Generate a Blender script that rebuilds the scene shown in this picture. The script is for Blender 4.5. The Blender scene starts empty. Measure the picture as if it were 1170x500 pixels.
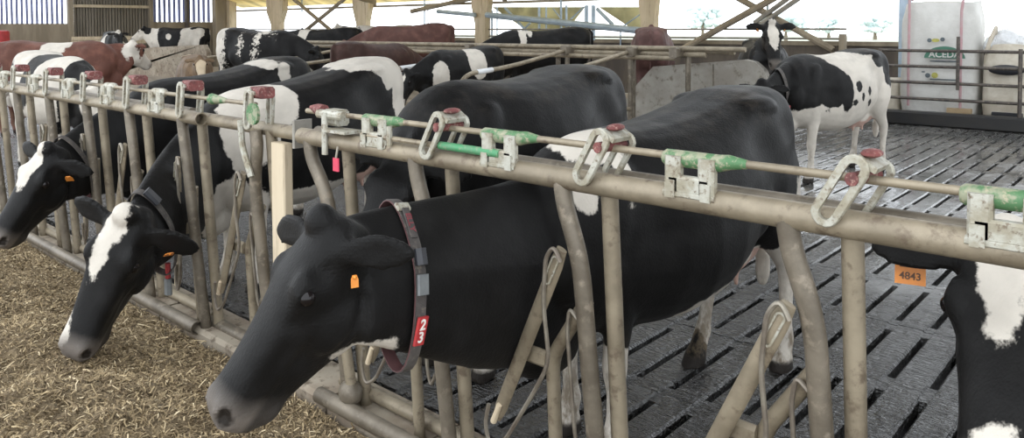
import bpy, math, random
import numpy as np
from mathutils import Matrix, Vector

random.seed(7); rng = np.random.default_rng(7)
SC = bpy.context.scene; COL = SC.collection

# ------------------------------------------------------------------ camera, sky, exposure
F = 880.0; CX = 585.0; CY = 61.0
YAW = math.radians(41.8); PITCH = math.radians(2.0); ROLL = 0.004
CAM = np.array([0.0, -2.0, 1.7])
_fw = np.array([-math.sin(YAW), math.cos(YAW), 0]); _rt = np.array([math.cos(YAW), math.sin(YAW), 0]); _up = np.array([0, 0, 1.0])
_f = _fw*math.cos(PITCH)-_up*math.sin(PITCH); _u = _up*math.cos(PITCH)+_fw*math.sin(PITCH)
_r2 = _rt*math.cos(ROLL)-_u*math.sin(ROLL); _u2 = _u*math.cos(ROLL)+_rt*math.sin(ROLL)
cd = bpy.data.cameras.new('camera'); cam = bpy.data.objects.new('camera', cd); COL.objects.link(cam)
cd.sensor_fit = 'HORIZONTAL'; cd.sensor_width = 36; cd.lens = 36*F/1170; cd.shift_y = -(250-CY)/1170; cd.clip_end = 500; cd.clip_start = .05
M = Matrix.Identity(4)
for i in range(3):
    M[i][0] = _r2[i]; M[i][1] = _u2[i]; M[i][2] = -_f[i]; M[i][3] = CAM[i]
cam.matrix_world = M; SC.camera = cam

def ray(px, py): return _f+_r2*((px-CX)/F)-_u2*((py-CY)/F)
def onY(px, py, y): d = ray(px, py); return CAM+d*((y-CAM[1])/d[1])
def onX(px, py, x): d = ray(px, py); return CAM+d*((x-CAM[0])/d[0])
def onZ(px, py, z): d = ray(px, py); return CAM+d*((z-CAM[2])/d[2])
def at(px, py, Z): return CAM+ray(px, py)*Z

w = bpy.data.worlds.new('sky'); SC.world = w; w.use_nodes = True
bg = w.node_tree.nodes['Background']; bg.inputs[0].default_value = (.90, .95, 1, 1); bg.inputs[1].default_value = 4.2
SC.view_settings.view_transform = 'Standard'; SC.view_settings.look = 'None'; SC.view_settings.gamma = 1
SC.view_settings.use_curve_mapping = False; SC.view_settings.exposure = -0.5
SC.cycles.use_denoising = True; SC.cycles.max_bounces = 7; SC.cycles.diffuse_bounces = 4

# ------------------------------------------------------------------ materials
def node(nt, typ, loc=(0, 0), **kw):
    n = nt.nodes.new(typ)
    for k, v in kw.items(): setattr(n, k, v)
    return n
def mixc(nt, fac, a, b, blend='MIX'):
    m = nt.nodes.new('ShaderNodeMix'); m.data_type = 'RGBA'; m.blend_type = blend
    for s, v in ((m.inputs[0], fac), (m.inputs[6], a), (m.inputs[7], b)):
        if hasattr(v, 'is_linked'): nt.links.new(v, s)
        elif isinstance(v, (int, float)): s.default_value = v
        else: s.default_value = (*v, 1)
    return m.outputs[2]
def math_n(nt, op, a, b=None, clamp=False):
    m = nt.nodes.new('ShaderNodeMath'); m.operation = op; m.use_clamp = clamp
    for s, v in ((m.inputs[0], a), (m.inputs[1], b)):
        if v is None: continue
        if hasattr(v, 'is_linked'): nt.links.new(v, s)
        else: s.default_value = v
    return m.outputs[0]
def smap(nt, v, lo, hi, a=0.0, b=1.0):
    m = nt.nodes.new('ShaderNodeMapRange'); m.interpolation_type = 'SMOOTHSTEP'
    nt.links.new(v, m.inputs[0])
    for i, q in enumerate((lo, hi, a, b)): m.inputs[i+1].default_value = q
    return m.outputs[0]
def noise(nt, vec, scale, detail=4, rough=.55, dist=0):
    n = nt.nodes.new('ShaderNodeTexNoise'); n.inputs['Scale'].default_value = scale; n.inputs['Detail'].default_value = detail
    n.inputs['Roughness'].default_value = rough; n.inputs['Distortion'].default_value = dist
    nt.links.new(vec, n.inputs['Vector']); return n.outputs['Fac']
def mapping(nt, vec, scale=(1, 1, 1), loc=(0, 0, 0), rot=(0, 0, 0)):
    m = nt.nodes.new('ShaderNodeMapping'); nt.links.new(vec, m.inputs[0])
    m.inputs[1].default_value = loc; m.inputs[2].default_value = rot; m.inputs[3].default_value = scale; return m.outputs[0]
def newmat(name):
    m = bpy.data.materials.new(name); m.use_nodes = True; nt = m.node_tree
    return m, nt, nt.nodes['Principled BSDF']
def bump(nt, b, h, strength=.3, dist=.01):
    n = nt.nodes.new('ShaderNodeBump'); n.inputs['Strength'].default_value = strength; n.inputs['Distance'].default_value = dist
    nt.links.new(h, n.inputs['Height']); nt.links.new(n.outputs[0], b.inputs['Normal'])
MATS = {}
def basic(name, c1, c2=None, rough=.6, metal=0.0, scale=6, stretch=(1, 1, 1), bstr=.15, bscale=60, c3=None, contrast=(.35, .65), coord='Object', bdist=.004):
    if name in MATS: return MATS[name]
    m, nt, b = newmat(name); tc = nt.nodes.new('ShaderNodeTexCoord')
    v = mapping(nt, tc.outputs[coord], stretch)
    if c2 is None: c2 = tuple(q*.75 for q in c1)
    n1 = smap(nt, noise(nt, v, scale, 6, .6), *contrast)
    c = mixc(nt, n1, c1, c2)
    if c3 is not None:
        c = mixc(nt, smap(nt, noise(nt, v, scale*3.3, 5, .65), .52, .68), c, c3)
    nt.links.new(c, b.inputs['Base Color']); b.inputs['Roughness'].default_value = rough; b.inputs['Metallic'].default_value = metal
    if bstr: bump(nt, b, noise(nt, v, bscale, 5, .6), bstr, bdist)
    MATS[name] = m; return m
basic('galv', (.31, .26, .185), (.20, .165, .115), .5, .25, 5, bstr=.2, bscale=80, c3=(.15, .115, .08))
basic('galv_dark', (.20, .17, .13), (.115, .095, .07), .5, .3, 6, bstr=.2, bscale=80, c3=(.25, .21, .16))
basic('cast', (.46, .45, .39), (.30, .27, .2), .55, .3, 18, bstr=.3, bscale=120, c3=(.17, .13, .09))
basic('wire', (.30, .27, .22), (.18, .15, .12), .45, .5, 12, bstr=.1)
basic('red_rubber', (.20, .055, .05), (.10, .032, .03), .7, 0, 25, bstr=.2, c3=(.34, .21, .17))
basic('green_plastic', (.07, .17, .07), (.26, .27, .18), .65, 0, 22, bstr=.3, c3=(.36, .32, .22), contrast=(.45, .6))
basic('green_clean', (.05, .24, .10), (.08, .22, .11), .55, 0, 14, bstr=.2, c3=(.26, .27, .18))
basic('concrete', (.36, .34, .30), (.26, .235, .2), .8, 0, 2.5, bstr=.4, bscale=35, c3=(.17, .145, .115))
basic('curbmat', (.36, .31, .24), (.24, .19, .14), .85, 0, 4, bstr=.5, bscale=40, c3=(.13, .1, .07))
basic('wood', (.30, .25, .18), (.21, .17, .12), .75, 0, 3, (1, 1, .15), bstr=.3, bscale=30)
basic('palewood', (.60, .50, .36), (.50, .41, .28), .75, 0, 5, (1, 1, .12), bstr=.3, bscale=40, c3=(.36, .28, .19))
basic('darkwood', (.13, .105, .08), (.075, .06, .05), .8, 0, 3, (1, 1, .2), bstr=.3, bscale=30)
basic('steel_blue', (.42, .5, .58), (.33, .4, .47), .45, .3, 4, bstr=.05)
basic('steel_dull', (.33, .31, .27), (.24, .22, .19), .55, .3, 5, bstr=.1)
basic('gate', (.10, .085, .07), (.06, .05, .045), .5, .3, 8, bstr=.15, c3=(.17, .14, .11))
basic('blackcurb', (.012, .012, .013), (.02, .018, .016), .35, 0, 4, bstr=.3, bscale=20)
basic('black_plastic', (.015, .016, .02), (.025, .025, .03), .35, 0, 8, bstr=.05)
basic('strap', (.085, .075, .068), (.05, .043, .04), .75, 0, 14, bstr=.4, bscale=250, c3=(.13, .11, .09))
basic('strap_trim', (.12, .05, .05), (.09, .04, .04), .7, 0, 14, bstr=.2)
basic('plate_grey', (.17, .18, .18), (.12, .125, .13), .5, 0, 14, bstr=.1)
basic('red_tag', (.42, .03, .03), (.33, .03, .035), .45, 0, 14, bstr=.05)
basic('white_paint', (.8, .77, .72), (.68, .65, .6), .6, 0, 20, bstr=0)
basic('dark_red_print', (.22, .04, .05), None, .7, 0, 20, bstr=0)
basic('orange_tag', (.72, .25, .03), (.6, .2, .03), .45, 0, 14, bstr=.05)
basic('tag_print', (.10, .045, .02), None, .6, 0, 20, bstr=0)
basic('magenta_tag', (.62, .05, .10), None, .4, 0, 14, bstr=.05)
basic('bagwhite', (.60, .585, .55), (.52, .505, .47), .55, 0, 4, bstr=.35, bscale=14, bdist=.02)
basic('bagbeige', (.60, .55, .46), (.48, .42, .33), .6, 0, 4, bstr=.4, bscale=16, bdist=.02)
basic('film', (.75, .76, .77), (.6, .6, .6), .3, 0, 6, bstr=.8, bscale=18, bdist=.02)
basic('bag_strap', (.42, .24, .25), (.42, .30, .30), .6, 0, 8, bstr=.1)
basic('bag_green', (.05, .15, .10), (.06, .17, .11), .6, 0, 8, bstr=0)
basic('bag_yellow', (.45, .42, .10), None, .6, 0, 8, bstr=0)
basic('bag_grey', (.10, .12, .13), None, .6, 0, 8, bstr=0)
basic('cardboard', (.42, .31, .18), (.36, .26, .15), .7, 0, 6, bstr=.1)
basic('corr_brown', (.20, .175, .14), (.15, .13, .1), .8, 0, 4, (1, 1, .2), bstr=.2, bscale=20)
basic('tree_leaf', (.72, .80, .78), (.6, .70, .7), .8, 0, 3, bstr=0)  # leaves coloured near white to paint in the glare outside
basic('earth', (.42, .42, .36), (.34, .36, .28), .9, 0, .3, bstr=0)
basic('red_paint', (.4, .03, .03), None, .5, 0, 8, bstr=0)
basic('roof_sheet', (.20, .19, .17), (.15, .14, .12), .8, 0, 1, bstr=0)

def translucent(name, col, fac=.6):
    m, nt, b = newmat(name); tc = nt.nodes.new('ShaderNodeTexCoord')
    c = mixc(nt, smap(nt, noise(nt, mapping(nt, tc.outputs['Object'], (1, .25, 1)), 1.6, 5), .35, .7), col, tuple(q*.6 for q in col))
    nt.links.new(c, b.inputs['Base Color']); b.inputs['Roughness'].default_value = .7
    t = nt.nodes.new('ShaderNodeBsdfTranslucent'); nt.links.new(c, t.inputs[0])
    mx = nt.nodes.new('ShaderNodeMixShader'); mx.inputs[0].default_value = fac
    nt.links.new(b.outputs[0], mx.inputs[1]); nt.links.new(t.outputs[0], mx.inputs[2])
    nt.links.new(mx.outputs[0], nt.nodes['Material Output'].inputs[0]); MATS[name] = m; return m
translucent('eave_sheet', (.85, .74, .45), .55)
translucent('added_fill_sheet', (.86, .88, .88), .6)
translucent('blue_board', (.30, .33, .52), .35)
translucent('gusset', (.62, .58, .38), .5)

def wet_slat():
    m, nt, b = newmat('wet_slat'); tc = nt.nodes.new('ShaderNodeTexCoord'); geo = nt.nodes.new('ShaderNodeNewGeometry')
    P = geo.outputs['Position']
    big = noise(nt, P, 1.1, 5, .6); mid = noise(nt, mapping(nt, P, (1, .35, 1), rot=(0, 0, .25)), 9, 5, .65, .6); rib = noise(nt, mapping(nt, P, (.55, 1.6, 1), rot=(0, 0, .35)), 26, 3, .5, 1.2)
    c = mixc(nt, smap(nt, mid, .35, .7), (.05, .049, .047), (.16, .155, .145))
    c = mixc(nt, smap(nt, big, .45, .65), c, (.12, .115, .108))
    sp = nt.nodes.new('ShaderNodeSeparateXYZ'); nt.links.new(P, sp.inputs[0])
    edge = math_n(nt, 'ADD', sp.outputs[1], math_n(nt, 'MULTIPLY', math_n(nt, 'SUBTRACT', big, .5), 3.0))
    trod = smap(nt, edge, 2.6, 4.4, 1.0, 0.0)          # darker, bumpier by the feed fence, paler and smoother further out
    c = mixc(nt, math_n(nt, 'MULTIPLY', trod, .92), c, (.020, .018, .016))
    nt.links.new(c, b.inputs['Base Color'])
    nt.links.new(math_n(nt, 'ADD', smap(nt, big, .40, .68, .14, .30), math_n(nt, 'MULTIPLY', trod, .06)), b.inputs['Roughness'])
    b.inputs['Specular IOR Level'].default_value = 1.0
    h = math_n(nt, 'ADD', math_n(nt, 'MULTIPLY', mid, .8), math_n(nt, 'MULTIPLY', rib, .7))
    soft = noise(nt, mapping(nt, P, (1.4, .6, 1)), 11, 1.0, .4)
    bump(nt, b, math_n(nt, 'ADD', math_n(nt, 'MULTIPLY', h, math_n(nt, 'MULTIPLY', trod, 2.4)), math_n(nt, 'MULTIPLY', soft, .30)), .8, .022); MATS['wet_slat'] = m
wet_slat()
basic('slurry', (.012, .011, .010), (.02, .018, .015), .3, 0, 3, bstr=.4, bscale=9, bdist=.02)

def feed_mat(name, strand):
    m, nt, b = newmat(name); tc = nt.nodes.new('ShaderNodeTexCoord'); P = tc.outputs['Object']
    if strand:
        a = nt.nodes.new('ShaderNodeAttribute'); a.attribute_name = 'tint'
        r = nt.nodes.new('ShaderNodeValToRGB'); nt.links.new(a.outputs['Fac'], r.inputs[0])
        e = r.color_ramp.elements; e[0].color = (.13, .09, .05, 1); e[1].color = (.66, .54, .35, 1)
        q = e.new(.55); q.color = (.31, .23, .125, 1); q = e.new(.85); q.color = (.46, .35, .20, 1)
        nt.links.new(r.outputs[0], b.inputs['Base Color'])
    else:
        c = mixc(nt, smap(nt, noise(nt, P, 40, 6, .7), .3, .7), (.10, .07, .04), (.36, .27, .15))
        c = mixc(nt, smap(nt, noise(nt, P, 2.2, 4), .4, .7), c, (.20, .145, .08)); nt.links.new(c, b.inputs['Base Color'])
        bump(nt, b, noise(nt, P, 55, 6, .7), .9, .03)
    b.inputs['Roughness'].default_value = .85; MATS[name] = m
feed_mat('feed', False); feed_mat('strand', True)

def coat(name, dark=(.0062, .0058, .0056), light=(.60, .55, .48), seed=0, amp=0.0, bias=0.0, scale=1.3, dirt=.5, roan=0.0):
    m, nt, b = newmat(name); tc = nt.nodes.new('ShaderNodeTexCoord'); P = tc.outputs['Object']
    a = nt.nodes.new('ShaderNodeAttribute'); a.attribute_name = 'coat'
    s = nt.nodes.new('ShaderNodeAttribute'); s.attribute_name = 'skin'
    sep = nt.nodes.new('ShaderNodeSeparateColor'); nt.links.new(s.outputs['Color'], sep.inputs[0])
    v = a.outputs['Fac']
    if amp:
        v = math_n(nt, 'ADD', v, math_n(nt, 'MULTIPLY', math_n(nt, 'SUBTRACT', noise(nt, mapping(nt, P, (1, .8, .8), (seed*3.1, seed*1.7, seed*.9)), scale, 1.5, .4, .5), .5), amp))
    v = math_n(nt, 'ADD', v, bias)
    if roan: v = math_n(nt, 'ADD', v, math_n(nt, 'MULTIPLY', math_n(nt, 'SUBTRACT', noise(nt, P, 16, 6, .75), .5), roan))
    v = math_n(nt, 'ADD', v, math_n(nt, 'MULTIPLY', math_n(nt, 'SUBTRACT', noise(nt, P, 15, 4, .6), .5), .06))
    v = math_n(nt, 'ADD', v, math_n(nt, 'MULTIPLY', math_n(nt, 'SUBTRACT', noise(nt, mapping(nt, P, (1, 1, .35)), 130, 2), .5), .012))
    wmask = smap(nt, v, -.006, .006)
    n1 = noise(nt, P, 5, 5)
    lt = mixc(nt, smap(nt, n1, .35, .7), light, tuple(q*.82 for q in light))
    dk = mixc(nt, smap(nt, noise(nt, P, 7, 5), .4, .75), dark, tuple(min(1, q*1.6+.002) for q in dark))
    c = mixc(nt, wmask, dk, lt)
    # dust along the back and dried manure on lower legs
    sx = nt.nodes.new('ShaderNodeSeparateXYZ'); nt.links.new(P, sx.inputs[0])
    low = math_n(nt, 'MULTIPLY', smap(nt, sx.outputs[2], .10, .62, 1.0, 0.0), s.outputs['Alpha'])
    dm = math_n(nt, 'MULTIPLY', math_n(nt, 'MULTIPLY', smap(nt, noise(nt, mapping(nt, P, (1, 1, .5)), 13, 6, .7), .40, .62), low), dirt, True)
    c = mixc(nt, dm, c, (.15, .115, .075))
    top = math_n(nt, 'MULTIPLY', smap(nt, sx.outputs[2], 1.20, 1.38), smap(nt, noise(nt, P, 6, 6, .7), .45, .7))
    c = mixc(nt, math_n(nt, 'MULTIPLY', top, .20), c, (.17, .14, .11))
    c = mixc(nt, sep.outputs[1], c, (.50, .33, .27))
    c = mixc(nt, math_n(nt, 'MULTIPLY', sep.outputs[0], smap(nt, n1, .3, .6, .75, 1)), c, (.165, .143, .125))
    c = mixc(nt, sep.outputs[2], c, (.022, .018, .015))
    nt.links.new(c, b.inputs['Base Color'])
    b.inputs['Roughness'].default_value = .52; b.inputs['Specular IOR Level'].default_value = .14
    b.inputs['Sheen Weight'].default_value = .02; b.inputs['Sheen Roughness'].default_value = .45; b.inputs['Sheen Tint'].default_value = (1, .95, .9, 1)
    h = math_n(nt, 'ADD', noise(nt, mapping(nt, P, (.5, 1, .5)), 210, 2, .5), math_n(nt, 'MULTIPLY', noise(nt, P, 28, 4, .6), 1.3))
    bump(nt, b, h, .24, .006); MATS[name] = m; return m
m, nt, b = newmat('eyeball'); b.inputs['Base Color'].default_value = (.008, .006, .006, 1); b.inputs['Roughness'].default_value = .16; b.inputs['Specular IOR Level'].default_value = .3; MATS['eyeball'] = m

# ------------------------------------------------------------------ mesh helpers
class MB:
    def __init__(s): s.v = []; s.f = []
    def add(s, V, Fc):
        o = len(s.v); s.v.extend([tuple(map(float, q)) for q in V]); s.f.extend([tuple(i+o for i in q) for q in Fc]); return s
    def box(s, c, size, R=None, bev=0.0):
        hx, hy, hz = [q/2 for q in size]
        if bev <= 0:
            V = [(x, y, z) for x in (-hx, hx) for y in (-hy, hy) for z in (-hz, hz)]
            Fc = [(0, 1, 3, 2), (4, 6, 7, 5), (0, 4, 5, 1), (2, 3, 7, 6), (0, 2, 6, 4), (1, 5, 7, 3)]
        else:   # octagonal section along the longest axis
            ax = int(np.argmax(size)); o = [i for i in range(3) if i != ax]; h = (hx, hy, hz); b_ = min(bev, h[o[0]]*.9, h[o[1]]*.9)
            ring = [(h[o[0]]-b_, -h[o[1]]), (h[o[0]], -h[o[1]]+b_), (h[o[0]], h[o[1]]-b_), (h[o[0]]-b_, h[o[1]]), (-h[o[0]]+b_, h[o[1]]), (-h[o[0]], h[o[1]]-b_), (-h[o[0]], -h[o[1]]+b_), (-h[o[0]]+b_, -h[o[1]])]
            V = []
            for e in (-1, 1):
                for a_, c_ in ring:
                    q = [0, 0, 0]; q[ax] = e*h[ax]; q[o[0]] = a_; q[o[1]] = c_; V.append(q)
            Fc = [(i, (i+1) % 8, 8+(i+1) % 8, 8+i) for i in range(8)]+[tuple(range(7, -1, -1)), tuple(range(8, 16))]
        V = np.array(V, float)
        if R is not None: V = V@np.array(R).T
        return s.add(V+np.array(c), Fc)
    def loft(s, rings, caps=True):
        n = len(rings[0]); V = [p for r in rings for p in r]; Fc = []
        for k in range(len(rings)-1):
            for i in range(n):
                j = (i+1) % n; Fc.append((k*n+i, k*n+j, (k+1)*n+j, (k+1)*n+i))
        if caps: Fc += [tuple(range(n-1, -1, -1)), tuple(range((len(rings)-1)*n, len(rings)*n))]
        return s.add(V, Fc)
    def tube(s, pts, r, n=10, flat=1.0, caps=True, up=(0, 0, 1)):
        P = np.array(pts, float); rr = r if hasattr(r, '__len__') else [r]*len(P); rings = []
        T = np.gradient(P, axis=0); T /= np.linalg.norm(T, axis=1)[:, None]+1e-9
        a = np.array(up, float)
        if abs(T[0]@a) > .9: a = np.array((1., 0, 0)) if abs(T[0][0]) < .9 else np.array((0, 1., 0))
        for k in range(len(P)):
            a = a-T[k]*(a@T[k]); a /= np.linalg.norm(a); b_ = np.cross(T[k], a)
            rings.append([P[k]+rr[k]*(a*math.cos(t)+b_*flat*math.sin(t)) for t in np.arange(n)*2*math.pi/n])
        return s.loft(rings, caps)
    def hollow(s, p0, p1, r, n=14, wall=.006):
        p0 = np.array(p0, float); p1 = np.array(p1, float); T = (p1-p0)/np.linalg.norm(p1-p0); a = np.array((0, 0, 1.)); a = a-T*(a@T); a /= np.linalg.norm(a); b_ = np.cross(T, a)
        def R(p, q): return [p+q*(a*math.cos(t)+b_*math.sin(t)) for t in np.arange(n)*2*math.pi/n]
        pin = p1-T*.12
        return s.loft([R(p0, r), R(p1, r), R(p1, r-wall), R(pin, r-wall)], True)
    def ell(s, c, rad, R=None, nu=14, nv=9):
        V = []; c = np.array(c, float)
        rings = []
        for j in range(1, nv):
            ph = math.pi*j/nv
            rings.append([(math.cos(t)*math.sin(ph)*rad[0], math.sin(t)*math.sin(ph)*rad[1], -math.cos(ph)*rad[2]) for t in np.arange(nu)*2*math.pi/nu])
        rings = [[(0, 0, -rad[2])]*nu]+rings+[[(0, 0, rad[2])]*nu]
        rings = [np.array(r) for r in rings]
        rings[0] = rings[0]+(rings[1]-rings[0])*.02; rings[-1] = rings[-1]+(rings[-2]-rings[-1])*.02
        if R is not None: rings = [r@np.array(R).T for r in rings]
        return s.loft([r+c for r in rings])
    def prism(s, poly, thick, axis):
        """poly: list of 3d points (planar); extruded along axis vector*thick"""
        n = len(poly); A = np.array(poly, float); B = A+np.array(axis, float)*thick
        return s.add(list(A)+list(B), [tuple(range(n-1, -1, -1)), tuple(range(n, 2*n))]+[(i, (i+1) % n, n+(i+1) % n, n+i) for i in range(n)])
    def mesh(s, name, off=None):
        m = bpy.data.meshes.new(name); V = np.array(s.v)
        if off is not None: V = V-np.array(off)
        m.from_pydata([tuple(q) for q in V], [], s.f); m.update(); return m
    def build(s, name, mat, parent=None, smooth=True, angle=40):
        off = None
        if parent is not None: off = world_off(parent)
        m = s.mesh(name, off); m.validate(); return link(name, m, mat, parent, smooth, angle)
def world_off(o):
    l = np.zeros(3)
    while o is not None: l += np.array(o.location); o = o.parent
    return l
def fix_normals(m):
    import bmesh
    bm = bmesh.new(); bm.from_mesh(m); bmesh.ops.recalc_face_normals(bm, faces=bm.faces); bm.to_mesh(m); bm.free()
def link(name, m, mat, parent=None, smooth=True, angle=40):
    fix_normals(m)
    if mat is not None: m.materials.append(MATS[mat])
    if smooth:
        m.shade_smooth(); m.set_sharp_from_angle(angle=math.radians(angle))
    o = bpy.data.objects.new(name, m); COL.objects.link(o)
    if parent is not None: o.parent = parent
    return o
def tag(o, label, cat, group=None):
    o['label'] = label; o['category'] = cat
    if group: o['group'] = group
    return o
def empty(name, loc, label=None, cat=None, group=None):
    o = bpy.data.objects.new(name, None); COL.objects.link(o); o.location = loc; o.empty_display_size = .1
    if label: tag(o, label, cat, group)
    return o
def struct(o, label=None):
    o['kind'] = 'structure'
    if label: o['label'] = label; o['category'] = o.name.split('_')[0].split('.')[0]
    return o
def fillet(pts, r, k=6):
    P = [np.array(p, float) for p in pts]; out = [P[0]]
    for i in range(1, len(P)-1):
        a = P[i-1]-P[i]; c = P[i+1]-P[i]; la, lc = np.linalg.norm(a), np.linalg.norm(c); d = min(r, la*.48, lc*.48)
        A = P[i]+a/la*d; B = P[i]+c/lc*d
        for t in np.linspace(0, 1, k): out.append(A*(1-t)**2+2*P[i]*t*(1-t)+B*t*t)
    out.append(P[-1]); return out
def text_obj(name, body, size, Mx, mat, parent=None, extrude=.001):
    cu = bpy.data.curves.new(name, 'FONT'); cu.body = body; cu.size = size; cu.align_x = 'CENTER'; cu.align_y = 'CENTER'; cu.extrude = extrude; cu.offset = size*.02
    t = bpy.data.objects.new(name+'_tmp', cu); COL.objects.link(t)
    dg = bpy.context.evaluated_depsgraph_get(); me = bpy.data.meshes.new_from_object(t.evaluated_get(dg)); bpy.data.objects.remove(t)
    me.transform(Mx); o = bpy.data.objects.new(name, me); COL.objects.link(o); me.materials.clear(); me.materials.append(MATS[mat])
    if parent is not None: o.parent = parent
    return o
def frame(o, x, y):
    x = Vector(x).normalized(); y = Vector(y); y = (y-x*y.dot(x)).normalized(); z = x.cross(y)
    m = Matrix.Identity(4)
    for i in range(3): m[i][0] = x[i]; m[i][1] = y[i]; m[i][2] = z[i]; m[i][3] = o[i]
    return m

# ------------------------------------------------------------------ floor: slurry channel below slatted concrete panels
fl = MB().box((-10, 6.9, -.16), (44, 15.4, .12)).build('floor', 'slurry', None, False); struct(fl)
PX, PY = .74, .80
def slat_panel_mesh():
    b = MB(); sw = PX/4; gap = .034; L = PY-.008
    for k in range(4):
        x = (k+.5)*sw
        b.box((x, PY/2, -.05), (sw-gap, L, .10), None, .012)
        for y in (.045, PY-.045): b.box((x+sw/2, y, -.054), (gap+.012, .082, .092))
    return b.mesh('slat_panel')
spm = slat_panel_mesh(); fix_normals(spm); spm.materials.append(MATS['wet_slat'])
n = 0
for i in range(-14, 3):
    for j in range(0, 15):
        x = i*PX+.02; y = .28+j*PY
        if x < -4.6 and y < 3: continue
        if x < -7.6 or (x < -5.5 and y > 9): continue
        if x > .3 and y < 2: continue
        o = bpy.data.objects.new('slat_panel', spm); COL.objects.link(o); o.location = (x, y, random.uniform(-.002, .002)); o.parent = fl; n += 1
# plain concrete beyond the panels that can be told apart
b = MB(); b.box((-19, 7.3, -.05), (22.6, 14.2, .1)).box((-5.8, 1.62, -.05), (3.9, 2.6, .1)); b.box((-6.5, 12.0, -.05), (3, 4.6, .1)); b.box((5.5, 7, -.05), (7.8, 14, .1))
ff = b.build('passage_floor', 'wet_slat', None, False); struct(ff)
# raised cubicle bed
cbed = MB().box((-18.9, 8.6, .095), (25, 8.0, .19), None, .02).build('cubicle_bed', 'curbmat', None, False); struct(cbed)
# feed table
ft = MB().box((-10, -4.06, -.15), (44, 8.0, .2)).build('feed_table', 'concrete', None, False); struct(ft)
# low concrete curb under the feed fence, cast in blocks
cb = empty('curb', (0, .1, 0)); struct(cb)
xs = [.9, -.2, -1.3, -2.3, -2.9, -3.55, -4.6, -5.9, -7.4, -9, -11, -14]
for a, c in zip(xs[:-1], xs[1:]):
    MB().box(((a+c)/2, .115, -.035), (abs(a-c)-.015, .27, .11+random.uniform(0, .03)), None, .02).build('curb_block', 'curbmat', cb, False)

# ------------------------------------------------------------------ back wall (y = 14.5), open above low boards
YW = 14.5
wb = empty('wall_back', (-8, YW, 0)); struct(wb)
XR = 6.0; XC = -31.0
zt = 1.28
k = 0; x = XC+.1
while x < XR:                                   # vertical board cladding below the opening
    if x > -21:
        MB().box((x+.14, YW, zt/2), (.27, .035+.02*(k % 2), zt)).build('plank', 'darkwood', wb, False)
    x += .29 if x > -21 else 10; k += 1
MB().box((-8, YW-.02, zt/2), (27.4, .02, zt)).build('backing_board', 'darkwood', wb, False)
MB().box((-12.5, YW, zt+.04), (37, .16, .09)).build('sill', 'wood', wb, False)
MB().box((-12.5, YW+.05, .35), (37, .05, .7)).build('plinth', 'concrete', wb, False)
# eave beam
MB().box((-17.4, YW, 2.40), (27, .10, .07)).build('eave_beam', 'wood', wb, False)
for z_, dy in ((1.42, -.18), (1.62, -.2)):
    MB().tube([(XC+.4, YW+dy, z_-.0), (-5.4, YW+dy, z_)], .022, 8).build('rail', 'steel_dull', wb)
# glulam columns: tapered, wider at the top
n = 0
for px, wbt, wtp in ((317, 9, 18), (415, 10, 17), (551, 11, 18), (742, 14, 19)):
    p = onY(px, 30, YW-.25); q = onY(px+10, 30, YW-.25); s = np.linalg.norm(q-p)/10
    wb_, wt_ = wbt*s, wtp*s; b = MB()
    x0 = p[0]; prof = [(x0-wb_*.5, 0), (x0+wb_*.5, 0), (x0+wb_*.55, 1.9), (x0+wt_*.5, 2.35), (x0+wt_*.55, 3.8), (x0-wt_*.6, 3.8), (x0-wt_*.55, 2.3), (x0-wb_*.55, 1.8)]
    b.prism([(a, YW-.35, c) for a, c in prof], .22, (0, 1, 0)); o = b.build('timber_column', 'palewood', None, False); struct(o)
# round posts, mullions
def bar(name, px0, py0, px1, py1, y, r, mat='steel_dull', parent=wb, n=8):
    return MB().tube([onY(px0, py0, y), onY(px1, py1, y)], r, n).build(name, mat, parent)
for a in ((345, -6, 345, 14, .03), (485, -6, 485, 38, .025), (489, 10, 489, 38, .02), (641, -4, 641, 36, .03), (647, 6, 647, 34, .03), (670, 6, 670, 46, .05), (678, 6, 678, 46, .05), (616, 8, 616, 34, .035), (624, 8, 624, 34, .025), (562, 12, 562, 46, .03), (568, 8, 568, 40, .02), (750, -6, 750, 48, .03), (709, 34, 709, 52, .02), (877, 0, 877, 48, .025)):
    bar('mullion', *a[:4], YW-.1, a[4], 'steel_blue')
for a in ((333, -3, 382, 38), (396, -3, 350, 34), (540, -2, 470, 13)):
    bar('brace', *a, YW-.3, .07, 'wood')
bar('pipe', 556, 17, 742, 36, YW-.5, .085, 'steel_blue')
bar('pipe', 500, 13, 543, 17, YW-.5, .06, 'steel_blue')
for a in ((577, 9, 606, 40, .04), (606, 26, 584, 48, .03), (700, 28, 682, 10, .05), (712, 30, 732, 16, .02), (652, 22, 667, 8, .025), (632, 10, 640, 20, .02)):
    bar('brace', *a[:4], YW-.15, a[4], 'steel_blue')
# X braces of the bay on the right
bar('brace', 780, 56, 888, -4, YW-.4, .075, 'wood'); bar('brace', 838, -5, 952, 57, YW-.3, .07, 'wood')
bar('brace', 862, 26, 902, -3, YW-.4, .055, 'steel_dull'); bar('brace', 866, 30, 916, -4, YW-.45, .055, 'steel_dull')
p = onY(963, 40, YW-.3); MB().box((p[0], YW-.3, .76), (.13, .13, 1.52), None, .02).build('stub_post', 'wood', wb, False)
p = onY(1034, 40, 13.4); MB().box((p[0], 13.4, 1.9), (.17, .2, 3.8), None, .01).build('post', 'steel_blue', wb, False)
# sloping sheet gussets under the eave
for poly in (((562, 8), (668, 8), (648, 34), (604, 36)), ((684, 8), (733, 8), (733, 40))):
    MB().prism([onY(a, c, YW+.5) for a, c in poly], .03, (0, 1, 0)).build('gusset_sheet', 'gusset', wb, False)

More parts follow.
